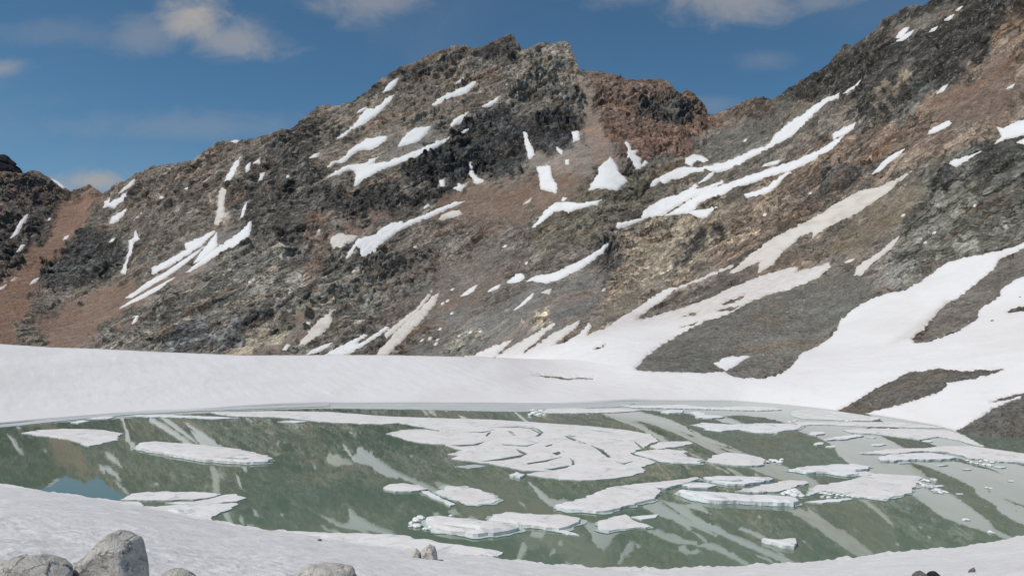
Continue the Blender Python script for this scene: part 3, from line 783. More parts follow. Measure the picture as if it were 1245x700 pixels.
 ([(641, 342), (646, 338), (655, 335), (668, 333), (685, 327), (700, 320), (718, 310), (728, 304), (741, 294), (735, 305), (722, 316), (708, 325.5), (690, 334.5), (678, 341), (662, 344), (655, 343)],
  "long curved snow band across grey scree low in the middle", 'w'),
 ([(615, 344.5), (622, 339), (627, 334), (636, 332.5), (638, 338), (630, 343)], "blunt snow patch at the left end of the curved band", 'w'),
 ([(592, 355), (600, 349), (609, 345.5), (605, 351)], "short snow dash left of the blunt patch", 'w'),
 ([(560, 360), (567, 354), (575, 349), (580, 346.5), (576, 353.5), (567, 359)], "slim snow dash farthest left in the row beside the curved band", 'w'),
 ([(624, 378), (633, 370), (640, 363), (649, 355.5), (646, 362.5), (636, 371)], "thin slanting snow dash under the curved band", 'w'),
 ([(658, 356), (664, 353), (671, 351), (668, 357)], "dusty snow scrap just below the curved band", 'tan'),
 ([(363, 421), (368, 412), (378, 401), (391, 387), (398, 383), (407, 376), (402, 384), (404, 390), (400, 398), (390, 406), (380, 414), (371, 419)], "dirty cream snow tongue at the foot of the cliff, left of centre", 'tan'),
 ([(369, 396), (374, 391), (380, 393), (376, 397)], "small snow scrap at the upper left of the dirty cream tongue", 'tan'),
 ([(373, 431), (380, 425), (392, 420), (405, 416), (398, 422), (386, 428)], "slim snow wedge right of the dirty cream tongue on the snowfield edge", 'w'),
 ([(343, 425), (349, 418.5), (353, 419.5), (348, 425)], "little snow wedge left of the dirty cream tongue", 'w'),
 ([(391, 433), (410, 423), (425, 416), (442, 407), (446, 408), (434, 418), (445, 414), (458, 405), (470, 395.5), (474, 397.5), (462, 407.5), (445, 418.5), (430, 427), (418, 433)], "pale snow tongue with a narrow upper branch rising from the snowfield edge", 'w'),
 ([(455, 433), (470, 416), (485, 400), (500, 385), (510, 377), (525, 362), (533, 357), (530, 368), (522, 378), (510, 392), (500, 402), (490, 413), (480, 422), (470, 433)], "wide sandy coloured avalanche tongue at the mountain foot in the middle", 'tan'),
 ([(467, 406), (478, 397), (490, 387), (505, 376.5), (518, 361), (525, 354), (520, 364), (507, 380.5), (492, 394), (478, 405), (470, 411)], "thin sandy streak along the upper left side of the sandy tongue", 'tan'),
 ([(886, 332), (903, 318), (926, 299), (945, 288), (967, 277), (987, 267), (1007, 254), (1025, 244), (1044, 233), (1068, 228), (1095, 215), (1109, 208), (1100, 215.5), (1089, 223), (1081, 232), (1063, 245), (1043, 258), (1027, 267),
   (1004, 277), (993, 285), (987, 290), (988, 282), (973, 287), (953, 304), (940, 320), (921, 332), (924, 317), (906, 325), (893, 332)], "great pale snow tongue slanting down the rusty right slope", 'tan'),
 ([(1212, 155), (1220, 156), (1232, 150), (1245, 146), (1300, 133), (1300, 150), (1245, 164), (1232, 167), (1222, 169), (1210, 175), (1218, 166), (1215, 160)], "broad snow patch at the right edge of the photo on the rusty slope", 'w'),
 ([(1236, 174), (1245, 169), (1262, 164), (1262, 170), (1245, 176)], "small snow scrap at the right edge, below the broad patch", 'w'),
 ([(1153, 200.5), (1160, 195), (1172, 192), (1193, 184), (1186, 189.5), (1172, 198), (1162, 203)], "slim snow patch left below the broad patch of the right edge", 'w'),
 ([(1127, 164), (1133, 156), (1143, 151), (1155, 146.5), (1157, 151), (1147, 156.5), (1135, 162)], "lozenge shaped snow patch on the rusty slope", 'w'),
 ([(1060, 212), (1068, 204), (1076, 195), (1087, 188), (1100, 181), (1092, 190), (1080, 199), (1070, 208)], "thin snow streak between the great tongue and the lozenge patch", 'w'),
 ([(1039, 334), (1041, 326), (1050, 318), (1062, 312), (1075, 302), (1085, 293), (1094, 287), (1088, 297), (1076, 308), (1064, 317), (1055, 326), (1048, 334)], "dusty club shaped snow patch under the great tongue", 'tan'),
 ([(1088.5, 48), (1093, 40), (1099, 35), (1105.5, 33.5), (1102, 40), (1095, 47)], "bright snow patch high on the dark right ridge", 'w'),
 ([(1090, 51), (1100, 43), (1111, 37), (1106, 44), (1097, 50)], "thin snow dash under the bright patch of the dark right ridge", 'w'),
 ([(1148, 25), (1154, 20), (1161, 16), (1156, 23)], "snow dash near the top edge on the dark right ridge, middle of three", 'w'),
 ([(1161, 13), (1165, 9), (1170, 7), (1166, 12)], "snow dash near the top edge on the dark right ridge, highest of three", 'w'),
 ([(1130, 39), (1134, 35), (1140, 32), (1136, 37)], "snow dash near the top edge on the dark right ridge, lowest of three", 'w'),
 ([(1139, 114), (1145, 107), (1153, 103), (1148, 110)], "small snow dash where the dark crag meets the rusty slope", 'w'),
 ([(1223, 109), (1228, 105), (1234, 102), (1231, 107)], "small snow dash alone high on the rusty slope near the right edge", 'w'),
 ([(1026, 320), (1032, 316), (1039, 314.5), (1034, 318.5)], "small snow dash left of the dusty club shaped patch", 'w'),
 ([(869, 442), (878, 436), (890, 434), (913, 432.5), (903, 438.5), (893, 445.5), (884, 450), (876, 447)], "leaf shaped snow patch at the foot of the big grey scree slope", 'w'),
 ] + [([(x - w, y + .5 * w), (x - .2 * w, y - .6 * w), (x + w, y - .7 * w), (x + .3 * w, y + .5 * w)], "tiny snow fleck lying between the rocks of the mountain face", 'fleck')
 for x, y, w in ((388, 280, 2.2), (614, 300, 2.4), (550, 352, 2), (549, 381, 2.3), (538, 369, 2.2), (544, 366, 2.4), (535, 400, 2.3), (513, 413, 2.6), (523, 411, 2.4), (532, 413, 2), (734, 352, 2.2), (60, 267, 2.2), (906, 171, 2.2),
 (530, 418, 2.2), (558, 409, 2.4), (572, 404, 2.3), (584, 403, 2), (640, 320, 2), (505, 300, 2), (196, 240, 2), (350, 215, 2), (430, 330, 2), (1098, 262, 2.3), (1125, 295, 2.2), (1136, 283, 2.3), (1185, 250, 2), (985, 235, 2), (930, 262, 2))]
en = fbm(PX / 6.0 - PY / 9.0, PY / 4.0, 0 * PX + 9, 4, 51, .6)
BASEF = np.full(PX.shape, -99.0)
FIELD_F = sdf(FIELD, PX, PY)
for isl in ISLANDS:
    p = np.asarray(isl, float)
    c0, c1 = np.searchsorted(colx, [p[:, 0].min() - 12, p[:, 0].max() + 12])
    sl = (slice(None), slice(c0, c1))
    FIELD_F[sl] = np.minimum(FIELD_F[sl], -sdf(isl, PX[sl], PY[sl]))
FIELD_F = FIELD_F + en * np.where(PX > 560, 1.5, 0.15)
ALLF = FIELD_F.copy()
PF = []
for poly, label, kind in PATCHES:
    p = np.asarray(poly, float)
    c0, c1 = np.searchsorted(colx, [p[:, 0].min() - 6, p[:, 0].max() + 6])
    r = (PY[NA:, (c0 + c1) // 2] > p[:, 1].min() - 60) & (PY[NA:, (c0 + c1) // 2] < p[:, 1].max() + 60)
    rr = np.nonzero(r)[0]
    r0, r1 = (NA + rr.min(), NA + rr.max() + 1) if len(rr) else (NA, NR)
    if p[:, 1].max() > 425 or p[:, 1].min() < 60: r0, r1 = 0, NR
    sl = (slice(r0, r1), slice(c0, c1))
    Fv = sdf(poly, PX[sl], PY[sl])
    thin_ = 0.6 if Fv.max() < 3.2 else 1.45
    Fv = Fv + en[sl] * thin_ + 0.35
    PF.append((sl, Fv))
    ALLF[sl] = np.maximum(ALLF[sl], Fv)

# ---- displacement in metres, along the outward normal
th = math.radians(33)
aS = X * math.cos(th) + Z * math.sin(th); bS = -X * math.sin(th) + Z * math.cos(th)
wx = fbm(X / 45, Y / 45, Z / 45, 3, 61) * 12
big = ridged((X + wx) / 70, Y / 70, (Z - wx) / 95, 4, 3) - 0.45
led = ridged(aS / 60 + wx / 60, Y / 40, bS / 17, 3, 13) - 0.5
gul = ridged((X + wx * .6) / 22, Y / 30, Z / 60, 3, 23) - 0.45
strw = fbm(aS / 55, Y / 45, bS / 30, 3, 19)
f1, e1 = facets(aS / 30 + wx / 30, Y / 22, bS / 11, 2)
f2, e2 = facets(aS / 11 + wx / 30, Y / 9, bS / 5.5, 5)
f3, _ = facets(aS / 4.5, Y / 3.6, bS / 3.0, 8)
s1 = (bS / 15 + 1.1 * strw) % 1.0
s2 = (bS / 5.2 + 1.9 * strw + .4 * fbm(X / 15, Y / 15, Z / 15, 2, 29)) % 1.0
terr = (s1 ** 2.2 - .3) * 3.4 * sm(fbm(X / 50, Y / 50, Z / 50, 2, 43), -.25, .35) + (s2 ** 2 - .3) * 1.4 * sm(fbm(X / 28, Y / 28, Z / 28, 2, 47), -.2, .3)
sharp = ridged((X + wx * .3) / 11, Y / 11, (Z + wx * .2) / 14, 4, 57, .6) - .45
crack = 2.0 * (1 - sm(e1, 0, .10)) + 0.9 * (1 - sm(e2, 0, .14))
fine = fbm(X / 2.4, Y / 2.4, Z / 2.4, 3, 71)
craggy = CRAG * (0.72 + 0.5 * sm(fbm(X / 60, Y / 60, Z / 60, 3, 77), -.4, .5))
scale_px = np.clip(Y / 700.0, 0.45, 1.4)
BED = sm(sdf([(722, 140), (760, 150), (835, 146), (868, 150), (838, 188), (765, 196)], PX + warp, PY + warp2), -4, 8)
bz = Z / 5.5 + .35 * fbm(X / 25, Y / 25, Z / 40, 3, 97)
bed = ((bz % 1.0) ** 2 - .3) * 3.2
TINT *= (1 + 0.45 * BED * ((bz % 1.0) - .5))[..., None]
cols_ = ridged((X + wx * .5) / 13, Y / 34, (Z + X * .2) / 46, 3, 67, .55) - .45
boost = 1.0
D = boost * craggy * scale_px * (cols_ * 4.0 * COLUMN + big * 9.0 + led * 3.5 + gul * 4.4 + f1 * 5.0 + terr * 1.7 + bed * BED - 0.5 * crack * sm(craggy, .3, .8)) + boost * craggy * np.sqrt(scale_px) * (sharp * 0.9 + f2 * 2.2 + f3 * 0.7) + (0.15 + 0.25 * np.clip(craggy, 0, 1)) * fine + (f3 * 0.28 + f2 * .35) * (1 - np.clip(craggy, 0, 1))
keep = 1 - 0.92 * sm(ALLF, -4.0, 1.0)
D = D * keep
edge = np.ones(NR); edge[NA - 1:NA + 8] = np.linspace(0.0, 1, 9); edge[:NA] = np.where(tA < 0.97, 1.0, 0.0); edge[0:3] = (0, .3, .6)
D[:NA] = np.clip(D[:NA], -1.2, 1.2) * sm(PX[:NA], 620, 760)
lipw = (1 - sm(colx, 620, 760))[None] * np.ones((NR, 1))
D = D * (edge[:, None] * lipw + (1 - lipw))
# calmer near the skyline so that the ridge keeps the outline of the photograph
top = np.ones(NR); top[-24:] = np.linspace(1, 0.4, 24)
D = D * top[:, None]
PR = P0 + Nn * D[..., None]

# back side of the ridges and a foot under the water
kk = np.arange(1, NK + 1)
back = []
for k in kk:
    s = 6.0 * k ** 1.6
    B = PR[-1].copy()
    B[:, 1] += s; B[:, 0] += s * (B[:, 0] / B[:, 1]) * 0.6
    B[:, 2] -= s * 0.75 + 3 * pnoise(B[:, 0] / 20, B[:, 1] / 20, B[:, 2] / 20, 4)
    back.append(B)
foot = PR[0].copy(); foot[:, 1] -= 5; foot[:, 2] = -2.0
VV = np.concatenate([foot[None], PR, np.array(back)])
TT = np.concatenate([TINT[:1], TINT, np.repeat(TINT[-1:], NK, 0)])
CG = np.concatenate([CRAG[:1], CRAG, np.repeat(CRAG[-1:], NK, 0)])
RN = VV.shape[0]
idx = np.arange(RN * NC).reshape(RN, NC)
quads = np.stack([idx[:-1, :-1], idx[:-1, 1:], idx[1:, 1:], idx[1:, :-1]], -1)     # (RN-1, NC-1, 4)
fpx = np.broadcast_to((colx[:-1] + colx[1:]) / 2, quads.shape[:2])
pyf = np.concatenate([PY[:1], PY, np.repeat(PY[-1:], NK, 0)])
fpy = (pyf[:-1, :-1] + pyf[1:, 1:]) / 2
rowi = np.broadcast_to(np.arange(RN - 1)[:, None], quads.shape[:2])
bound_l = np.interp(fpy, [165, 234, 300, 345, 420], [140, 127, 72, 42, 18])
bound_r = np.interp(fpy, [60, 140, 185, 230, 262, 300, 345, 400, 440], [880, 866, 835, 770, 735, 720, 690, 660, 640])
low = rowi <= NA
cls = np.where(low, 3, np.where(fpx < bound_l, 0, np.where(fpx > bound_r, 2, 1)))
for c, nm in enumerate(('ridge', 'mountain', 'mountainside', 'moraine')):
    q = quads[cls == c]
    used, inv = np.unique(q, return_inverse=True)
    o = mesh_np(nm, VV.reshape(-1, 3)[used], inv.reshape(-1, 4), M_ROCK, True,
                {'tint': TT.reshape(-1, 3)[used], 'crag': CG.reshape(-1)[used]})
    tag(o, kind='structure')


DUSTY = sm(sdf([(690, 415), (760, 380), (840, 335), (900, 300), (1015, 300), (1020, 330), (900, 378), (850, 395), (760, 400), (720, 415)], PX, PY), -8, 14)
DUSTY = np.maximum(DUSTY, 0.8 * sm(sdf([(1080, 420), (1110, 400), (1150, 365), (1160, 372), (1112, 412)], PX, PY), -6, 5))
DUSTY = np.maximum(DUSTY, 0.8 * sm(sdf([(570, 440), (640, 400), (720, 385), (700, 410), (650, 432)], PX, PY), -8, 10))


def snow_mesh(name, sl, Fv, mat, thick, tight=3.0, base=0.12, shore=False):
    """a shell of snow lying on the relief, tapering into the rock along its outline"""
    pos, nor = PR[sl], Nn[sl]
    sc = np.clip(Y[sl] / 700.0, 0.35, 1.5)
    t = np.clip(Fv / tight, -1.2, 1.0)
    off = thick * sc * np.where(t > 0, np.sqrt(np.clip(t, 0, 1)), t * 2.2) + base * t
    V = pos + nor * off[..., None]
    if shore:
        und = 0.28 * fbm(V[..., 0] / 26, V[..., 1] / 34, 0 * off, 3, 93) + 0.10 * fbm(V[..., 0] / 4 + V[..., 1] / 9, V[..., 1] / 9, 0 * off, 3, 95)
        ramp_ = sm(Fv, .5, 6.0); ramp_[:NA] *= sm(tA, 0.03, 0.2)[:, None]; ramp_[:NA] *= 1 - sm(tA, .9, 1.0)[:, None] * (1 - sm(colx, 620, 720))
        V[..., 2] += und * ramp_
    dust = np.clip(0.75 * (1 - sm(Fv, -.5, 3.2)) * (0.35 + sm(en[sl], -.2, .5)), 0, 1) if not shore else 0.45 * (1 - sm(Fv, -.5, 3.0)) + 0.62 * DUSTY[sl]
    keepv = Fv > -2.2
    if shore:
        dn = V[:1].copy(); dn[..., 2] = -1.0; dn[..., 1] -= 0.4
        V = np.concatenate([dn, V]); keepv = np.concatenate([keepv[:1], keepv]); Fv = np.concatenate([Fv[:1], Fv]); dust = np.concatenate([dust[:1] * 0, dust])
    R_, C_ = Fv.shape
    ii = np.arange(R_ * C_).reshape(R_, C_)
    q = np.stack([ii[:-1, :-1], ii[:-1, 1:], ii[1:, 1:], ii[1:, :-1]], -1)
    ok = keepv[:-1, :-1] & keepv[:-1, 1:] & keepv[1:, 1:] & keepv[1:, :-1]
    q = q[ok]
    if len(q) == 0:
        return None
    used, inv = np.unique(q, return_inverse=True)
    return mesh_np(name, V.reshape(-1, 3)[used], inv.reshape(-1, 4), mat, True, {'dust': dust.reshape(-1)[used]})


fo = snow_mesh('snowfield', (slice(0, NA + 330), slice(None)), FIELD_F[:NA + 330], M_FIELD, 0.9, shore=True)
tag(fo, kind='structure')
for (sl, Fv), (poly, label, kind) in zip(PF, PATCHES):
    o = snow_mesh('snow_patch', sl, Fv, M_TAN if kind == 'tan' else M_PATCH, 0.8)
    if o is not None:
        tag(o, label, 'snow patch', 'tiny snow flecks' if kind == 'fleck' else 'snow patches on the mountainsides')

# ------------------------------------------------------------------ the lake
xs = np.linspace(-620, 620, 3); ys = np.array([-60.0, 420.0])
lv = np.array([(x, y, 0.0) for y in ys for x in xs])
lake = mesh_np('lake', lv, np.array([[0, 1, 4, 3], [1, 2, 5, 4]]), M_WATER, False)
tag(lake, kind='structure')

# ------------------------------------------------------------------ the snow bank in the foreground
NEAR = [(-900, 545), (-430, 566), (-150, 576), (0, 590), (60, 598), (147, 611), (200, 621), (250, 632), (265, 635), (300, 641), (330, 645), (360, 648.5), (390, 654), (450, 662.5), (480, 666.5), (525, 671.5), (580, 677),
 (612, 680), (640, 684), (690, 688), (740, 692), (800, 694), (830, 691.5), (870, 690), (900, 689), (950, 686), (1000, 683), (1020, 681), (1060, 676), (1100, 671), (1150, 668), (1200, 662), (1245, 653), (1420, 626), (1700, 590), (2200, 560)]
npx = np.concatenate([np.arange(-900, -20, 12.0), np.arange(-20, 1265, 2.0), np.arange(1265, 2200, 12.0)])
_fx = np.arange(-900, 2200, 2.0)
npy = np.interp(npx, _fx, smooth_curve(curve(NEAR, _fx), 41))
ndx, ndz = ray(npx, npy)
NYS = -CAM_Z / ndz                       # shore distance along each direction
NJIT = 0.012 * pnoise(npx / 17, npx * 0, npx * 0 + 3, 5) + 0.006 * pnoise(npx / 6, npx * 0, npx * 0 + 3, 6)
ZC = 23.3


def bank_z(x, y):
    """height of the snow bank"""
    u = x / np.maximum(y, 0.5)
    ys_ = np.interp(u, ndx, NYS)
    t = np.clip(y / ys_, 0, 1.2)
    z = ZC * (1 - t)
    z = z + 0.22 * (1 - t) * fbm(x / 7, y / 7, 0 * x, 3, 81) * sm(t, 1.0, 0.9)
    near = 1 - sm(y, 25, 60)
    return z + sm(t, 1.0, 0.97) * (0.075 * near * fbm(x / 0.75, y / 0.85, 0 * x, 3, 83) + 0.16 * (1 - near) * fbm(x / 2.6, y / 3.6, 0 * x, 3, 85))


tt = np.concatenate([np.linspace(0.012, 0.1, 12)[:-1], 0.1 * (0.985 / 0.1) ** np.linspace(0, 1, 300), [0.992, 1.0, 1.006, 1.012, 1.03]])
BY = NYS * tt[:, None] * (1 + NJIT * sm(tt, 0.93, 1.0)[:, None]); BX = ndx * BY
BZ = bank_z(BX, BY)
BZ[-5] = BZ[-6] * 0.5 + 0.2; BZ[-4] = 0.14; BZ[-3] = 0.06; BZ[-2] = -0.15; BZ[-1] = -1.0
nr, nc = BZ.shape
ii = np.arange(nr * nc).reshape(nr, nc)
q = np.stack([ii[:-1, :-1], ii[:-1, 1:], ii[1:, 1:], ii[1:, :-1]], -1).reshape(-1, 4)
bank = mesh_np('snow_bank', np.stack([BX, BY, BZ], -1).reshape(-1, 3), q, M_BANK)
tag(bank, kind='structure')


def on_bank(px, py):
    """where the line of sight of a photo point meets the bank"""
    dx, dz = ray(px, py)
    ys_ = np.linspace(3, 140, 6000)
    xs_ = dx * ys_
    f = (CAM_Z + dz * ys_) - bank_z(xs_, ys_)
    i = np.argmax(f < 0)
    return xs_[i], ys_[i], bank_z(xs_[i:i + 1], ys_[i:i + 1])[0]


# ------------------------------------------------------------------ ice floes


def resample(P, step):
    out = []
    for i in range(len(P)):
        a, b = np.array(P[i]), np.array(P[(i + 1) % len(P)])
        k = max(1, int(np.hypot(*(b - a)) / step))
        for j in range(k):
            out.append(a + (b - a) * j / k)
    return np.array(out)


def ragged(P, amp, freq, seed):
    """outline with small bites and notches"""
    P = np.array(P)
    nx, pv = np.roll(P, -1, 0), np.roll(P, 1, 0)
    t = nx - pv
    l = np.hypot(t[:, 0], t[:, 1])[:, None] + 1e-9
    nrm = np.stack([t[:, 1], -t[:, 0]], -1) / l
    a = fbm(P[:, 0] * freq, P[:, 1] * freq, 0 * P[:, 0], 4, seed)
    return P + nrm * (a * amp)[:, None]


def floe_mesh(name, outline, holes, top, mat, seed, relief=0.10, tilt=(0, 0)):
    """a plate of ice: uneven top, bevelled broken edge, sides going under the water"""
    polys = [np.array(outline)] + [np.array(h_) for h_ in holes]
    lo, hi = polys[0].min(0), polys[0].max(0)
    step = max(0.9, min(3.0, (hi - lo).max() / 40))
    gx, gy = np.meshgrid(np.arange(lo[0], hi[0], step), np.arange(lo[1], hi[1], step))
    r_ = np.random.RandomState(seed)
    gx = gx + r_.uniform(-.35, .35, gx.shape) * step; gy = gy + r_.uniform(-.35, .35, gx.shape) * step
    ins = sdf(polys[0], gx, gy)
    for h_ in polys[1:]:
        ins = np.minimum(ins, -sdf(h_, gx, gy))
    sel = ins > min(0.5, step * 0.5)
    inner = np.stack([gx[sel], gy[sel]], -1)
    pts, edges = [], []
    for P in polys:
        b0 = len(pts)
        pts += [Vector((float(a), float(b))) for a, b in P]
        edges += [(b0 + i, b0 + (i + 1) % len(P)) for i in range(len(P))]
    nb = len(pts)
    pts += [Vector((float(a), float(b))) for a, b in inner]
    vs, es, fs, ov, oe, of = geometry.delaunay_2d_cdt(pts, edges, [], 0, 1e-5)
    v2 = np.array([(v.x, v.y) for v in vs])
    fs = np.array([f for f in fs if len(f) == 3])
    cen = v2[fs].mean(1)
    ok = sdf(polys[0], cen[:, 0], cen[:, 1]) > 0
    for h_ in polys[1:]:
        ok &= sdf(h_, cen[:, 0], cen[:, 1]) < 0
    fs = fs[ok]
    ed = sdf(polys[0], v2[:, 0], v2[:, 1])
    for h_ in polys[1:]:
        ed = np.minimum(ed, -sdf(h_, v2[:, 0], v2[:, 1]))
    ed = np.abs(ed)
    c0 = v2.mean(0)
    z = top * (0.72 + 0.28 * sm(ed, 0, 0.7)) + relief * fbm(v2[:, 0] / 5, v2[:, 1] / 5, 0 * ed + seed, 3, 91) * sm(ed, 0, 1.2)
    z = z + tilt[0] * (v2[:, 0] - c0[0]) + tilt[1] * (v2[:, 1] - c0[1])
    z = np.maximum(z, 0.06)
    bm = bmesh.new()
    V = [bm.verts.new((v2[i, 0], v2[i, 1], z[i])) for i in range(len(v2))]
    used = set()
    for f in fs:
        a, b, c = (v2[k] for k in f)
        if (b[0] - a[0]) * (c[1] - a[1]) - (b[1] - a[1]) * (c[0] - a[0]) < 0:
            f = f[::-1]
        try:
            bm.faces.new([V[k] for k in f])
        except ValueError:
            pass
    bm.verts.ensure_lookup_table()
    border = [e for e in bm.edges if len(e.link_faces) == 1]
    low, hi_ = {}, {}
    bs = bmesh.new()
    for e in border:
        for v in e.verts:
            if v not in low:
                j = 0.22 * pnoise(np.array([v.co.x * 1.3]), np.array([v.co.y * 1.3]), np.array([seed * 1.0]), 3)[0]
                low[v] = bs.verts.new((v.co.x + j, v.co.y + j * .7, -0.35)); hi_[v] = bs.verts.new(v.co)
    for e in border:
        f = e.link_faces[0]
        lp = [l for l in f.loops if l.edge == e][0]
        a, b = lp.vert, lp.link_loop_next.vert
        bs.faces.new([hi_[b], hi_[a], low[a], low[b]])
    for v in [v for v in bm.verts if not v.link_faces]:
        bm.verts.remove(v)
    me = bpy.data.meshes.new(name)
    bm.to_mesh(me); bm.free()
    me.materials.append(mat)
    o = bpy.data.objects.new(name, me)
    COL.objects.link(o)
    m2 = bpy.data.meshes.new('ice_edge')
    bs.to_mesh(m2); bs.free()
    m2.materials.append(mat)
    e_ = bpy.data.objects.new('ice_edge', m2)
    COL.objects.link(e_)
    e_.parent = o
    return o


def convexity(P):
    A = lambda Q: 0.5 * abs(np.dot(Q[:, 0], np.roll(Q[:, 1], -1)) - np.dot(Q[:, 1], np.roll(Q[:, 0], -1)))
    hull = [P[i] for i in geometry.convex_hull_2d([Vector((float(a), float(b))) for a, b in P])]
    return A(P) / max(A(np.array(hull)), 1e-6)


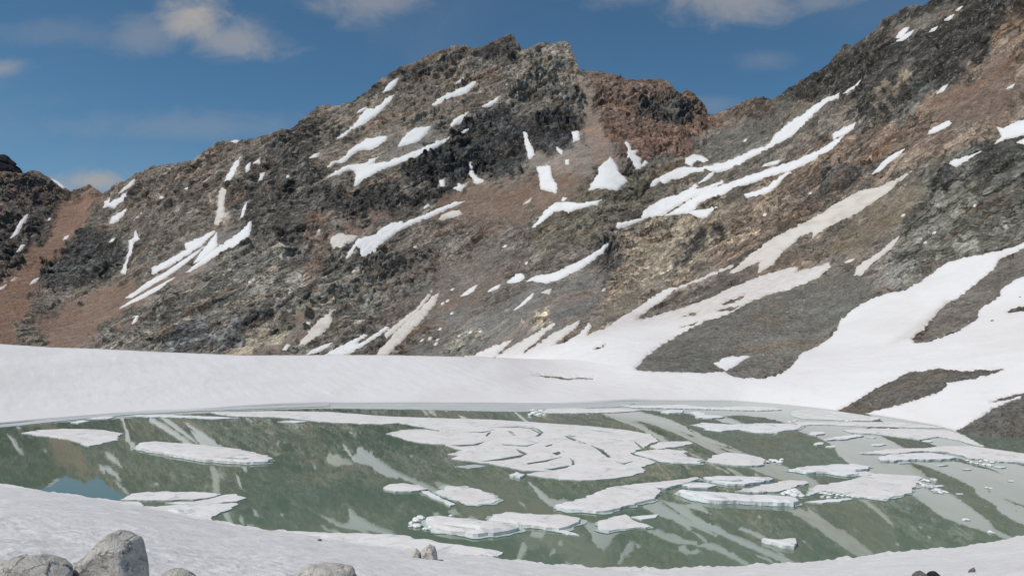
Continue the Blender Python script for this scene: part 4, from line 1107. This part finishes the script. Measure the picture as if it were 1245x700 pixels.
FLOES = [
 # outline in photo pixels, thickness, material, label, cut-outs (cracks, a shade slot), rim
 ([(26, 526), (45, 523), (80, 521), (120, 522), (151, 527), (142, 530), (144, 535), (130, 537), (121, 540), (108, 542), (95, 538), (88, 535), (60, 531)], .3, 'f', "flat kite shaped ice floe nearest the left shore of the lake", [], 0),
 ([(164, 543), (172, 538), (195, 537.5), (230, 540), (265, 543), (300, 548), (322, 554), (331, 558), (325, 561), (300, 562.5), (268, 561), (240, 558), (215, 554), (190, 549)], .75, 'f', "long lens shaped ice floe alone in open water, left of the middle", [[(267, 556.5), (285, 557), (303, 557.2), (303, 558.8), (285, 558.9)]], 1),  # dark slot cut through the plate stands in for shade under its upper ledge
 ([(147, 607), (160, 600), (180, 597.5), (215, 598), (250, 598), (270, 601), (255, 604.5), (235, 607.5), (205, 607.5), (175, 608)], .35, 'f', "broken ice plate at the left snow bank, farthest from the bank", [], 0),
 ([(200, 611), (235, 609.2), (258, 606), (272, 602), (286, 600.5), (299, 605), (288, 609), (262, 611.3), (225, 613)], .3, 'f', "narrow ice plate in the middle of the cluster at the left snow bank", [], 0),
 ([(143, 610), (168, 609.3), (176, 614), (168, 617), (150, 614)], .25, 'f', "small ice scrap at the left end of the cluster by the snow bank", [], 0),
 ([(172, 619), (185, 616), (213, 613.5), (240, 613), (286, 611.5), (284, 618), (268, 624), (253, 634), (225, 629), (200, 623)], .3, 'f', "ice plate pressed against the left snow bank, nearest of its cluster", [], 0),
 ([(205, 620), (212, 617.5), (222, 620), (225, 624), (214, 624.5)], .6, 'w', "white ice block on the plate pressed against the left snow bank", [], 0),
 ([(255, 501), (330, 499.5), (400, 500.5), (470, 506), (530, 508), (600, 510), (660, 514), (720, 518), (765, 523), (790, 528), (801, 536), (788, 540), (783, 545), (764, 551), (785, 557.5), (798, 562), (780, 567.5), (785, 573),
   (768, 578), (740, 582), (715, 584), (690, 583), (665, 580.5), (640, 576), (668, 572), (640, 572), (618, 568), (600, 564), (570, 560), (548, 557.5), (560, 554), (545, 552), (562, 547), (545, 543), (540, 540), (515, 538), (497, 535),
   (485, 531), (470, 527), (488, 522.5), (510, 521.5), (530, 523.5), (541, 526.5), (532, 522.3), (512, 518.6), (485, 514), (465, 515.5), (440, 515), (415, 513.5), (390, 512.5), (340, 507), (290, 506), (265, 503.5)], .28, 'f',
  "huge sheet of pack ice with curved cracks in the middle of the lake",
  [[(590, 529.5), (593.5, 526), (597.5, 524.6), (595, 528), (591.5, 531)],
   [(617, 523), (622, 524), (627, 529), (623, 530), (619, 525.8)],
   [(640, 520.5), (650, 522.2), (660, 526.5), (655, 531), (650, 530.2), (655.5, 527), (648, 523.4)],
   [(686, 528.6), (694, 531), (703, 535), (698, 536), (689, 532)],
   [(690, 528.2), (700, 530.2), (700, 531.4), (693, 530.4)],
   [(716, 540), (726, 543.3), (733, 546), (740, 552), (743.5, 556.6), (738, 555.6), (732, 551), (725, 545.5)],
   [(626, 544.8), (636, 547.8), (642, 551), (638, 553.4), (631, 549.6)],
   [(582, 561.2), (610, 557), (632, 553.2), (639, 552.4), (633, 556), (612, 559.6)],
   [(662, 542), (672, 539.6), (671, 541.4), (665, 543)],
   [(671, 551), (680, 548.6), (683, 551), (677, 553.4)],
   [(692, 555.6), (698, 559.6), (699, 565), (695, 565.4), (695.6, 561)],
   [(665, 570.6), (680, 567.8), (693, 565.6), (690, 568.4), (672, 571.8)],
   [(547, 541.2), (575, 540), (589, 537), (581, 541.2), (560, 542.8)],
   [(704, 520.6), (730, 523.6), (760, 527), (732, 524.8)],
   [(560, 524.5), (585, 525), (602, 522.5), (586, 526.2)],
   [(600, 519.2), (630, 518.2), (654, 520.6), (662, 526), (659, 526.6), (652, 521.8), (630, 519.6)], [(703.6, 535.2), (714, 539), (713, 540), (703, 536.4)],
   [(610, 539.8), (640, 541.4), (656, 537.6), (640, 543), (612, 541.2)], [(748, 560), (758, 563), (772, 560), (759, 564.6), (749, 561.6)], [(640, 563), (662, 559.6), (684, 555), (664, 561.4), (642, 564.6)],
   [(770, 535), (778, 540.5), (784, 546), (779, 545), (772, 538.5)]], 0),
 ([(790, 543), (800, 537.5), (820, 536.5), (838, 536), (841, 539), (825, 542.8), (800, 545.5)], .3, 'f', "small ice plate off the right corner of the cracked pack ice", [], 0),
 ([(771, 550), (790, 547.2), (810, 546), (833, 548), (835, 554.5), (851, 558), (850, 563), (832, 562.5), (815, 562), (802, 559.5), (787, 555.5)], .5, 'f', "bent ice plate with a white right end beside the cracked pack ice", [], 1),
 ([(-120, 536), (0, 515), (60, 508), (120, 503.5), (200, 499), (280, 495), (400, 490), (400, 493.6), (300, 497.4), (240, 499.6), (150, 504.4), (80, 511), (0, 519.5), (-120, 541)], .16, 's', "grey shelf of wet ice along the far left shore", [], 0),
 ([(405, 491.5), (480, 490.2), (560, 489.6), (650, 489.5), (720, 488.8), (768, 488), (772, 490), (760, 494), (700, 496.4), (650, 499), (640, 500.5), (560, 499), (500, 497.4), (440, 497), (400, 496)], .16, 's', "grey shelf of wet ice along the middle of the far shore", [], 0),
 ([(657, 500), (668, 496.8), (700, 496), (760, 497), (782, 498.6), (755, 501), (700, 502.2), (665, 502)], .3, 'f', "pale ice bar between the far shore and the cracked pack ice", [], 0),
 ([(755, 492.5), (790, 493), (830, 491.6), (850, 494), (875, 495), (905, 493.6), (940, 495), (950, 498), (925, 499), (890, 498.2), (850, 497), (800, 496), (770, 495.4)], .35, 'w', "white ribbon of ice along the right of the far shore", [], 0),
 ([(803, 500.4), (815, 498), (831, 499), (829, 501.8), (812, 502.4)], .5, 'w', "small white floe below the white ribbon of the far shore", [], 0),
 ([(838, 501), (850, 499.8), (857, 502), (855, 504), (870, 505), (883, 507), (865, 508.4), (845, 507.4), (846, 504.4)], .5, 'w', "stepped white floe, right of the small floe below the ribbon", [], 0),
 ([(842, 516.5), (855, 513.8), (890, 516), (920, 514.6), (955, 514.6), (974, 517), (971, 521.4), (955, 523), (938, 526), (920, 525.4), (900, 522), (878, 524), (858, 522), (856, 519)], .45, 'w', "long ragged white floe in the dark water on the right, below the ribbon", [], 1),
 ([(982, 527.6), (988, 524.6), (1001, 524.8), (1003, 527), (992, 528.6)], .4, 'w', "tiny white floe right of the long ragged floe", [], 0),
 ([(989, 539.6), (995, 537.2), (1001, 537.8), (1000, 540), (993, 540.6)], .4, 'w', "tiny lone white floe in dark water above the floe with a stub", [], 0),
 ([(960, 500), (985, 496.6), (1020, 500), (1048, 504), (1072, 508), (1060, 511.5), (1030, 511), (1000, 510), (975, 509), (962, 505)], .2, 'f', "grey ice sheet under the dark gravel wedge on the right shore", [], 0),
 ([(965, 512.6), (1005, 513), (1040, 512.6), (1085, 513), (1120, 516), (1150, 520), (1120, 520), (1085, 518.8), (1040, 518), (1000, 516), (970, 517)], .22, 'f', "thin pale ice strip below the grey sheet on the right shore", [], 0),
 ([(1001, 534), (1020, 530), (1048, 527.8), (1049, 530), (1027, 533.8), (1006, 535)], .4, 'w', "slim white ice bar, left below the curved ribbon", [], 0),
 ([(1025, 522.6), (1060, 520.6), (1110, 521.6), (1155, 523.6), (1172, 529), (1197, 542.6), (1188, 541.8), (1165, 534.8), (1140, 530.4), (1118, 534.4), (1095, 531), (1060, 527), (1035, 526)], .35, 'f', "pale ice ribbon curving down to a point at the right shore", [], 0),
 ([(1045, 550.8), (1080, 546), (1120, 544.8), (1150, 542), (1180, 541.8), (1200, 544.8), (1245, 551), (1310, 557), (1310, 563), (1245, 562), (1215, 561), (1195, 557.6), (1178, 557), (1166, 553), (1150, 549), (1120, 548), (1095, 551), (1075, 551.6)],
   .4, 'f', "long ice floe reaching the right edge of the photo", [], 0),
 ([(1068, 556.6), (1080, 552.8), (1110, 551.2), (1130, 550.4), (1152, 553), (1166, 556.4), (1140, 558.4), (1110, 558.4), (1085, 559.6), (1071, 559.4)], .55, 'w', "flat white slab just below the long floe at the right edge", [], 0),
 ([(958, 570.6), (980, 567.4), (1015, 565), (1037, 564), (1058, 567), (1056, 569.4), (1041, 571), (1041, 576), (1030, 578), (1010, 574.4), (980, 574.4)], .6, 'w', "white floe with a stub on its right, above the big triangular floe", [], 1),
 ([(1040, 574), (1053, 572.6), (1064, 575.6), (1052, 578.4), (1043, 578)], .25, 'f', "small flat ice scrap beside the floe with a stub", [], 0),
 ([(983, 597), (992, 590), (1010, 588), (1030, 584), (1050, 579), (1068, 575), (1085, 577), (1118, 579), (1117, 585), (1112, 592), (1108, 600), (1090, 603), (1078, 606), (1060, 605), (1040, 602.6), (1022, 599), (1002, 595.6), (985, 601)],
   .5, 'f', "big triangular ice floe on the right half of the lake", [], 1),
 ([(979, 610), (1000, 607.4), (1020, 605.8), (1036, 606), (1020, 609.4), (1000, 611.4)], .3, 'w', "thin white ice bar under the left side of the big triangular floe", [], 0),
 ([(823, 599), (830, 596), (850, 598), (880, 600), (910, 602), (940, 603), (968, 606), (970, 609.6), (965, 613), (940, 611.6), (905, 609.6), (870, 609.4), (850, 605.6), (835, 602)], .95, 'w', "long thick white ice slab with a tall front edge", [], 1),
 ([(855, 580.4), (870, 578.4), (900, 579.4), (935, 580.4), (941, 582.4), (925, 585.4), (905, 589), (885, 588.4), (870, 585.4), (858, 584.4)], .6, 'w', "white ice slab behind the long thick slab, left of the split plate", [[(868, 583.4), (890, 584.4), (905, 584), (903, 585.4), (886, 585.8)]], 0),
 ([(893, 597), (915, 592), (940, 586.6), (960, 583.6), (978, 584.4), (981, 587), (962, 592), (948, 597), (920, 598.6)], .4, 'f', "wedge shaped ice plate between the long thick slab and the big triangular floe", [], 0),
 ([(672, 616), (690, 611), (710, 606), (725, 599), (740, 593), (770, 589), (800, 586), (830, 583), (848, 580.4), (846, 584.4), (830, 588), (815, 592.6), (800, 594.6), (803, 598), (800, 603), (790, 608), (770, 613.4), (745, 620), (725, 622.4), (715, 621), (690, 618.6)],
   .6, 'f', "large pale ice floe with a long pointed right end, centre of the lake", [], 1),
 ([(829, 588.6), (843, 586.4), (858, 587), (871, 590), (860, 592.6), (838, 592.6)], .5, 'w', "small white ice fragment between the pointed floe and the long thick slab", [], 0),
 ([(858, 560.4), (868, 553.6), (885, 550), (905, 552), (925, 556), (931, 559.4), (926, 565), (905, 566.4), (885, 564.4), (870, 563)], .45, 'f', "hump shaped pinkish floe below the dark water on the right", [], 0),
 ([(464, 593), (475, 588.6), (490, 587.4), (510, 590), (521, 594.4), (500, 597.4), (480, 597.4)], .45, 'f', "small lens shaped floe at the left end of a touching pair", [], 0),
 ([(512, 596.6), (522, 597), (536, 605.4), (553, 613), (547, 614), (530, 606.6), (516, 599.4)], .4, 'w', "slender ice splinter between the touching pair of floes", [], 0),
 ([(528, 598), (540, 594.6), (545, 591), (565, 591.4), (585, 596), (600, 602), (607, 606.4), (600, 611), (580, 613.6), (565, 612.4), (550, 606.6), (540, 601.6)], .3, 'f', "leaf shaped floe at the right end of a touching pair", [], 1),
 ([(521, 629.6), (535, 628), (560, 630.4), (590, 633.6), (615, 638.4), (629, 641.4), (620, 645.4), (600, 649), (575, 649.4), (545, 645.6), (522, 640.6), (520, 634.6)], .8, 'f', "slab shaped floe with a stepped front edge near the snow bank",
   [[(540, 638.6), (560, 641), (579, 643.6), (579, 645), (560, 642.8)]], 1),
 ([(595, 631), (600, 626), (615, 623), (650, 625.4), (690, 627.4), (704, 630.4), (705, 634.4), (690, 640), (680, 643.4), (660, 640.6), (630, 638.4), (610, 635.6)], .65, 'f', "slab shaped floe with a straight far edge, right of the stepped one", [], 1),
 ([(672, 642.6), (685, 644.4), (700, 648), (704, 650.6), (690, 649.6)], .25, 'w', "thin ice sliver at the lower right of the straight edged slab", [], 0),
 ([(726, 637), (733, 632), (748, 627.4), (760, 625.4), (770, 631.4), (788, 640), (770, 642), (755, 643.4), (740, 645.6), (730, 642)], .45, 'f', "small rhombus shaped floe below the large pointed floe", [], 1),
 ([(767, 628), (785, 626.4), (801, 625), (798, 629.4), (780, 631.4)], .3, 'w', "narrow ice tongue at the upper right of the rhombus floe", [], 0),
 ([(926, 656.4), (928, 654.4), (945, 656.4), (955, 655.4), (967, 655), (968.5, 661), (965, 665), (952, 663.4), (940, 659.4)], .7, 'w', "lone club shaped white floe near the right snow bank", [], 0),
 ([(619, 577.4), (628, 574), (637, 577), (632, 580.4)], .6, 'w', "small bright ice block just below the cracked pack ice", [], 0),
 ([(552, 567), (575, 564.6), (593, 566), (570, 569.4)], .12, 's', "thin greenish ice film under the left edge of the cracked pack ice", [], 0),
 ([(86, 513.4), (100, 511), (108, 512), (95, 514.4)], .35, 'w', "small white ice bar close to the left far shore", [], 0),
 ([(104, 509.6), (125, 506), (141, 506), (130, 509.4)], .3, 'w', "pale ice scrap touching the left shore shelf", [], 0),
 ([(150, 505.6), (180, 503.6), (215, 504.4), (255, 506), (291, 508), (260, 509.4), (220, 507.6), (180, 506.8)], .25, 'w', "long thin white ice strip along the left shore shelf", [], 0),
 ([(338, 512.4), (355, 511), (374, 512), (360, 514)], .3, 'w', "small ice strip below the left arm of the cracked pack ice", [], 0),
 ([(313, 645), (350, 645.6), (400, 647.4), (450, 648), (480, 650), (520, 656), (560, 663), (600, 668), (614, 671.4), (605, 675), (560, 674), (521, 671), (480, 667), (452, 663.2), (420, 659.5), (385, 654), (350, 649.5)], .35, 'f', "long tapering ice shelf lying against the near snow bank", [], 0),
 ([(1022, 649.4), (1030, 646.6), (1040, 648), (1034, 650.4)], .2, 'w', "", [], 0),
]
FM = {'f': M_FLOE, 'w': M_WHITE, 's': M_SHELF}
fi = 0
for outline, top, mk, label, holes, rim in FLOES:
    fi += 1
    top *= 0.8 if top > 0.5 else 0.65
    if not label:
        continue
    P = np.array([flat(a, b, top * 0.5) for a, b in outline], float)
    size = (P.max(0) - P.min(0)).max()
    P = resample(P, max(0.5, size / 110))
    amp = min(0.55, 0.05 * size) if mk != 's' else 0.5
    P = ragged(P, amp, 0.55, fi)
    H = []
    for h_ in holes:
        hp = np.array([flat(a, b, top * 0.5) for a, b in h_], float)
        H.append(ragged(resample(hp, 0.8), 0.12, 0.9, fi + 40))
    o = floe_mesh('ice_floe' if mk != 's' else 'shore_ice', P, H, top, FM[mk], fi, 0.12 if mk != 's' else .05)
    tag(o, label, 'ice floe' if mk != 's' else 'shore ice', 'ice floes on the lake' if mk != 's' else None)
    if rim and convexity(P) > 0.8:
        c = P.mean(0)
        Q = c + (P - c) * (1.0 + 1.3 / size)
        Q = ragged(Q, 0.75, 0.35, fi + 9)
        r = floe_mesh('submerged_rim', Q, [], 0.07, M_RIM, fi + 3, 0.0)
        for k_ in list(r.children):
            bpy.data.objects.remove(k_)
        r.parent = o
        r['label'] = 'thin wet greenish ice rim around the floe at the waterline'


for k_, (px, py, w_) in enumerate([(1062, 509, 9), (1092, 515, 12), (1112, 524.6, 8), (1012, 543, 10), (1068, 541, 12), (1100, 563, 9), (1146, 566, 8), (1176, 571, 7), (1216, 568, 9), (1142, 591, 7), (1166, 601, 6),
                                   (1230, 585, 6), (1128, 536.6, 9), (1060, 532, 7), (1010, 505.5, 10), (1120, 545.5, 0)]):
    if not w_:
        continue
    r_ = np.random.RandomState(300 + k_)
    hgt = w_ * r_.uniform(.10, .17)
    ang = np.sort(r_.uniform(0, 6.28, 9))
    P = np.array([flat(px + w_ * math.cos(t_) * r_.uniform(.7, 1), py + hgt * math.sin(t_) * r_.uniform(.7, 1)) for t_ in ang])
    o = floe_mesh('ice_floe', ragged(resample(P, 0.6), .15, .8, k_), [], .18, M_WHITE, 300 + k_, .05)
    tag(o, "thin ice sliver floating in the pale slushy right end of the lake", 'ice floe', "thin ice slivers at the right end of the lake")


# ------------------------------------------------------------------ broken ice, boulders, stones


def hull_rock(name, pts, mat, rough, seed, cuts=3, freq=2.2, flatz=None):
    """an angular block: convex hull, subdivided and roughened"""
    bm = bmesh.new()
    for p in pts:
        bm.verts.new(p)

    def hull(b_):
        r = bmesh.ops.convex_hull(b_, input=list(b_.verts))
        me_ = bpy.data.meshes.new('tmp')
        b_.to_mesh(me_); b_.free()
        used = sorted({k for p in me_.polygons for k in p.vertices})
        mp_ = {k: i_ for i_, k in enumerate(used)}
        n_ = bmesh.new()
        vs_ = [n_.verts.new(me_.vertices[k].co) for k in used]
        for p in me_.polygons:
            try:
                n_.faces.new([vs_[mp_[k]] for k in p.vertices])
            except ValueError:
                pass
        bpy.data.meshes.remove(me_)
        n_.normal_update()
        return n_
    bm = hull(bm)
    bmesh.ops.bevel(bm, geom=list(bm.edges), offset=rough * 0.6, segments=1, affect='EDGES', clamp_overlap=True)
    b2 = bmesh.new()
    for v in bm.verts:
        b2.verts.new(v.co)
    bm.free()
    bmesh.ops.remove_doubles(b2, verts=list(b2.verts), dist=rough * 0.2)
    bm = hull(b2)
    bmesh.ops.triangulate(bm, faces=list(bm.faces))
    for _ in range(cuts):
        bmesh.ops.subdivide_edges(bm, edges=list(bm.edges), cuts=1, use_grid_fill=True)
        bmesh.ops.triangulate(bm, faces=list(bm.faces))
    bm.normal_update()
    co = np.array([v.co for v in bm.verts]); no = np.array([v.normal for v in bm.verts])
    sz = np.ptp(co, axis=0).max()
    k = freq / sz
    d = fbm(co[:, 0] * k, co[:, 1] * k, co[:, 2] * k, 4, seed) * rough * 1.0 + facets(co[:, 0] * k * 1.6, co[:, 1] * k * 1.6, co[:, 2] * k * 1.6, seed)[0] * rough * 1.5
    for v, dd, nn in zip(bm.verts, d, no):
        v.co = v.co + Vector(nn) * float(dd)
    me = bpy.data.meshes.new(name)
    bm.to_mesh(me); bm.free()
    me.polygons.foreach_set('use_smooth', np.full(len(me.polygons), True))
    me.materials.append(mat)
    o = bpy.data.objects.new(name, me)
    COL.objects.link(o)
    return o


rnd = random.Random(11)


def chunk_pts(r):
    return [((rnd.uniform(.6, 1)) * r[0] * math.cos(a) * math.cos(e), rnd.uniform(.6, 1) * r[1] * math.sin(a) * math.cos(e), r[2] * math.sin(e) * rnd.uniform(.6, 1))
            for a in np.linspace(0, 6.28, 7)[:-1] for e in (-.5, .35, 1.1)]


protos = [hull_rock('brash_ice', chunk_pts((1, .8, .55)), M_WHITE, 0.08, 100 + i, 2) for i in range(4)]
first = {0: True, 1: True, 2: True, 3: True}


def brash(px, py, s, label, group):
    i = rnd.randrange(4)
    o = protos[i]
    if not first[i]:
        o = protos[i].copy(); COL.objects.link(o)
    first[i] = False
    x, y = flat(px, py)
    o.location = (x, y, 0.05 * s)
    o.rotation_euler = (rnd.uniform(-.2, .2), rnd.uniform(-.2, .2), rnd.uniform(0, 6.28))
    o.scale = (s, s * rnd.uniform(.8, 1.4), s * rnd.uniform(.6, 1))
    tag(o, label, 'ice chunk', group)


CLUSTERS = [
 ("small broken ice chunk off the right tip of the big triangular floe", "ice chunks right of the big triangular floe",
  [(1120, 588, .7), (1124, 591, .9), (1128, 585, .8), (1133, 593, 1.1), (1139, 597, 1.1), (1143, 599, .8), (1148, 598, .6), (1124, 584, .6), (1137, 584, .9), (1134, 583, .7), (1152, 599, .4)]),
 ("greenish brash ice chunk along the front edge of the big triangular floe", "brash ice along the big triangular floe",
  [(997, 599, .5), (1003, 600, .6), (1009, 601, .6), (1014, 600, .5), (1019, 602, .6), (1025, 603, .5), (1031, 603, .5), (1037, 604, .4), (1000, 604, .5), (1008, 605, .6), (1016, 605, .4)]),
 ("white ice lump on the right end of the hump shaped pinkish floe", "white ice lumps beside the hump shaped floe", [(934, 562, .9), (938, 560, .8), (943, 561, 1.0), (948, 562, .8), (950, 559, .7)]),
 ("jagged ice chunk heaped between the thick slab and the wedge plate", "heaped ice chunks beside the thick slab", [(952, 601, 1.0), (958, 600, 1.3), (964, 598, 1.5), (970, 600, 1.2), (974, 603, .9), (966, 603, .9)]),
 ("white brash chunk off the left end of the stepped slab floe", "brash ice left of the stepped slab floe", [(500, 637, .8), (506, 633, .9), (511, 630, .9), (507, 640, .8), (500, 640, .6), (518, 643, .7), (526, 642, .8), (548, 627, .6)]),
 ("ice crumb between the far shore shelf and the pale ice bar", "ice crumbs near the far shore shelf", [(645, 505, 1.3), (650, 502, 1.5), (655, 504, 1.2), (648, 499, 1.2), (658, 500, 1.2)]),
 ("small ice crumb below the long floe at the right edge", "ice crumbs below the right edge floe", [(1181, 562, .6), (1187, 564, .7), (1192, 561, .8), (1197, 565, .7), (1203, 566, .8), (1206, 562, .7), (1199, 560, .8), (1176, 560, .6)]),
 ("tiny ice crumb drifting alone in green water near the right bank", "ice crumbs drifting near the right bank", [(1172, 632, .5), (1176, 632, .5), (1204, 647, .5), (1208, 648, .4), (1200, 593, .6), (1205, 594, .5)]),
 ("small ice lump along the edge of the long ragged floe", "ice lumps at the long ragged floe", [(862, 522, .9), (872, 523, .9), (926, 526, 1.0), (942, 526, .9), (960, 513, 1.0), (966, 512, .9)]),
 ("dark speckled ice crumb on the grey strip of the right shore", "ice crumbs on the right shore strip", [(1021, 511, .8), (1030, 512, .8), (1035, 512, .7), (1080, 522, .9), (1085, 523, .8), (1010, 535, .5), (1020, 533, .6), (1040, 529, .6)]),
]
for label, group, pts in CLUSTERS:
    for px, py, s in pts:
        brash(px, py, s, label, group)


def boulder(name, prof, Y, depthm, mat, label, seed, ridge=None, cat='boulder', rough=None, cuts=4):
    """a boulder whose outline is given in photo points at its real distance, as deep as it is wide"""
    dx, dz = ray([p[0] for p in prof], [p[1] for p in prof])
    xs_, zs_ = dx * Y, CAM_Z + dz * Y
    cx, cz = xs_.mean(), zs_.min()
    c = np.array([cx, Y, bank_z(np.array([cx]), np.array([Y]))[0]])
    pts = []
    r_ = np.random.RandomState(seed)
    hw = np.ptp(xs_) / 2
    for x, z in zip(xs_, zs_):
        pts.append((x - cx, 0, z - c[2]))
        for s, kx, kz in ((-1, .72, .78), (1, .7, .7), (-.62, .93, .93), (.5, .9, .9)):
            pts.append(((x - cx) * (kx + r_.uniform(-.06, .06)), s * depthm * (1 + r_.uniform(-.15, .15)), (z - c[2]) * (kz + r_.uniform(-.05, .05))))
    lo = min(-0.3, (zs_ - c[2]).min() - .1)
    for a in np.linspace(0, 6.28, 9)[:-1]:
        pts.append((hw * .95 * math.cos(a), depthm * .95 * math.sin(a), lo))
    o = hull_rock(name, pts, mat, rough or hw * 0.045, seed, cuts)
    o.location = c
    tag(o, label, cat)
    return o


def base_of(px, py):
    return on_bank(px, py)[1]


boulder('boulder', [(85, 704), (92, 692), (100, 679), (118, 661), (133, 648), (142, 643.5), (152, 646), (166, 654), (171, 672), (179, 690), (177, 704)], base_of(135, 706), .55, M_BOULD,
        "tall pale grey granite boulder on the snow bank, largest of the foreground rocks", 3)
boulder('boulder', [(-34, 697), (-14, 690), (4, 686), (14, 679), (28, 676), (45, 677.5), (58, 684), (71, 691), (80, 699), (78, 703)], base_of(30, 699), .5, M_BOULD,
        "low wide grey boulder in the bottom left corner of the snow bank", 8)
boulder('boulder', [(193, 702), (199, 695), (208, 691.5), (219, 692), (230, 695), (238, 702)], base_of(215, 707), .28, M_BOULD, "small grey rock top right of the tall granite boulder", 12)
boulder('boulder', [(359, 703), (364, 694), (377, 686), (393, 683), (412, 685), (427, 690), (436, 703)], base_of(397, 708), .5, M_BOULD, "rounded grey boulder cut off by the bottom edge of the photo", 17)
Yb = base_of(518, 679)
boulder('boulder', [(509, 677), (511, 670), (517, 664), (522, 661.5), (528, 664), (531, 671), (532, 678)], Yb, .9, M_BOULD, "small brown grey rock at the water's edge beside the tapering ice shelf", 21)
boulder('stone', [(500, 674), (502, 669), (506, 666), (510, 669), (511, 675)], Yb - .6, .5, M_BOULD, "little stone leaning at the left of the water's edge rock", 23, cat='stone', cuts=3)
Yb = base_of(1125, 704)
boulder('stone', [(1110, 704), (1113, 698), (1120, 693.5), (1126, 697), (1126, 704)], Yb, .35, M_BOULD2, "reddish dark stone poking out of the snow at the bottom right", 27, cat='stone', cuts=3)
boulder('stone', [(1127, 703), (1130, 697), (1137, 694), (1142, 698), (1141, 703)], Yb, .3, M_BLACK, "black stone poking out of the snow at the bottom right", 29, cat='stone', cuts=3)
boulder('stone', [(1178, 695), (1180, 692), (1184, 689), (1185, 691), (1181, 696)], base_of(1181, 695), .12, M_BOULD2, "thin dark stone lying alone on the snow at the lower right", 31, cat='stone', cuts=2)
boulder('stone', [(385, 657), (388, 654.5), (391, 655), (391, 657.5)], base_of(388, 657), .2, M_BOULD2, "tiny dark stone on the near bank above the rounded boulder", 33, cat='stone', cuts=2)

# melt hollows round the boulders
co = np.empty(len(bank.data.vertices) * 3, np.float32)
bank.data.vertices.foreach_get('co', co)
co = co.reshape(-1, 3)
for o in [o for o in COL.objects if o.name.split('.')[0] == 'boulder']:
    r_ = max((Vector(v.co).xy.length for v in o.data.vertices))
    d = np.hypot(co[:, 0] - o.location.x, co[:, 1] - o.location.y) / r_
    co[:, 2] += r_ * (-0.16 * np.exp(-(d / 1.15) ** 4) + 0.05 * np.exp(-((d - 1.6) / .3) ** 2))
bank.data.vertices.foreach_set('co', co.ravel())
bank.data.update()

# black pinnacle behind the left ridge
px_ = [(-60, 215), (-45, 196), (-18, 188), (5, 188.5), (11, 192), (15, 199), (18, 203), (23, 205), (26, 209), (27, 216)]
dx, dz = ray([p[0] for p in px_], [p[1] for p in px_])
Yp = 1390.0
pts = []
for a, b in zip(dx * Yp, CAM_Z + dz * Yp):
    for k, s in ((1, 0), (.8, -45), (.75, 40)):
        cxp = float((dx * Yp).mean())
        pts.append(((a - cxp) * k, s, (b - 230) * (k if b > 230 else 1)))
for a in np.linspace(0, 6.28, 9)[:-1]:
    pts.append((70 * math.cos(a), 70 * math.sin(a), -90))
o = hull_rock('rock_pinnacle', pts, M_BLACK, 2.0, 41, 4, 5)
o.location = (float((dx * Yp).mean()), Yp, 230)
tag(o, "black rounded rock pinnacle rising behind the ridge at the far left", 'rock pinnacle')

# loose stones lying on scree and snow of the far side
sproto = [hull_rock('stone', chunk_pts((1, .9, .8)), M_BOULD, 0.1, 200 + i, 1) for i in range(3)]
dproto = [hull_rock('stone', chunk_pts((1, .9, .8)), M_BOULD2, 0.1, 210 + i, 1) for i in range(3)]
sfirst = set()


def relief_at(px, py):
    c = int(np.argmin(np.abs(colx - px)))
    r = int(np.argmin(np.abs(PY[:, c] - py)))
    return PR[r, c]


def loose(px, py, wpx, protos_, label, group):
    i = rnd.randrange(3)
    o = protos_[i]
    if id(o) in sfirst:
        o = o.copy(); COL.objects.link(o)
    sfirst.add(id(protos_[i]))
    p = relief_at(px, py)
    s = wpx * p[1] / F_PX / 2
    o.location = (p[0], p[1], p[2] + s * .3)
    o.rotation_euler = (rnd.uniform(-.4, .4), rnd.uniform(-.4, .4), rnd.uniform(0, 6.28))
    o.scale = (s, s, s * rnd.uniform(.6, .9))
    tag(o, label, 'stone', group)


for px, py in ((1064.5, 487), (1059, 492)):
    loose(px, py, 3, sproto, "pale stone on the dark gravel wedge at the right lake shore", "pale stones on the gravel wedge")
for px, py in ((1178, 370), (1134, 390), (1203, 356), (1206, 357), (1178, 391), (1162, 380), (1140, 409)):
    loose(px, py, 3, sproto, "pale stone on the brown gravel island in the right snowfield", "pale stones on the brown gravel island")
for px, py, s in ((1207, 391, 6), (1195, 390, 4), (1189, 389.5, 3)):
    loose(px, py, s, dproto, "dark rock on the snow below the brown gravel island", "dark rocks on the right snowfield")
loose(1241, 362, 5, dproto, "dark rock alone on snow at the right edge, above the dark wedge", None)
k = 0
while k < 60:
    px, py = rnd.uniform(780, 1060), rnd.uniform(335, 455)
    if sdf([(776, 448), (826, 410), (860, 393), (930, 362), (1010, 330), (1055, 355), (1018, 395), (985, 420), (930, 455), (870, 432)], np.array([px]), np.array([py]))[0] > 4:
        loose(px, py, rnd.choice((1.6, 1.8, 2, 2.2, 2.6, 3.2)), sproto if rnd.random() < .6 else dproto, "small loose stone on the big grey scree slope above the snowfield", "loose stones on the grey scree")
        k += 1
k = 0
while k < 30:
    px, py = rnd.uniform(1170, 1250), rnd.uniform(488, 530)
    if py > 488 + (1245 - px) * .45:
        loose(px, py, rnd.choice((1.6, 2, 2.6, 3.4)), dproto, "dark stone on the gravel bank at the right edge of the lake", "dark stones on the right gravel bank")
        k += 1
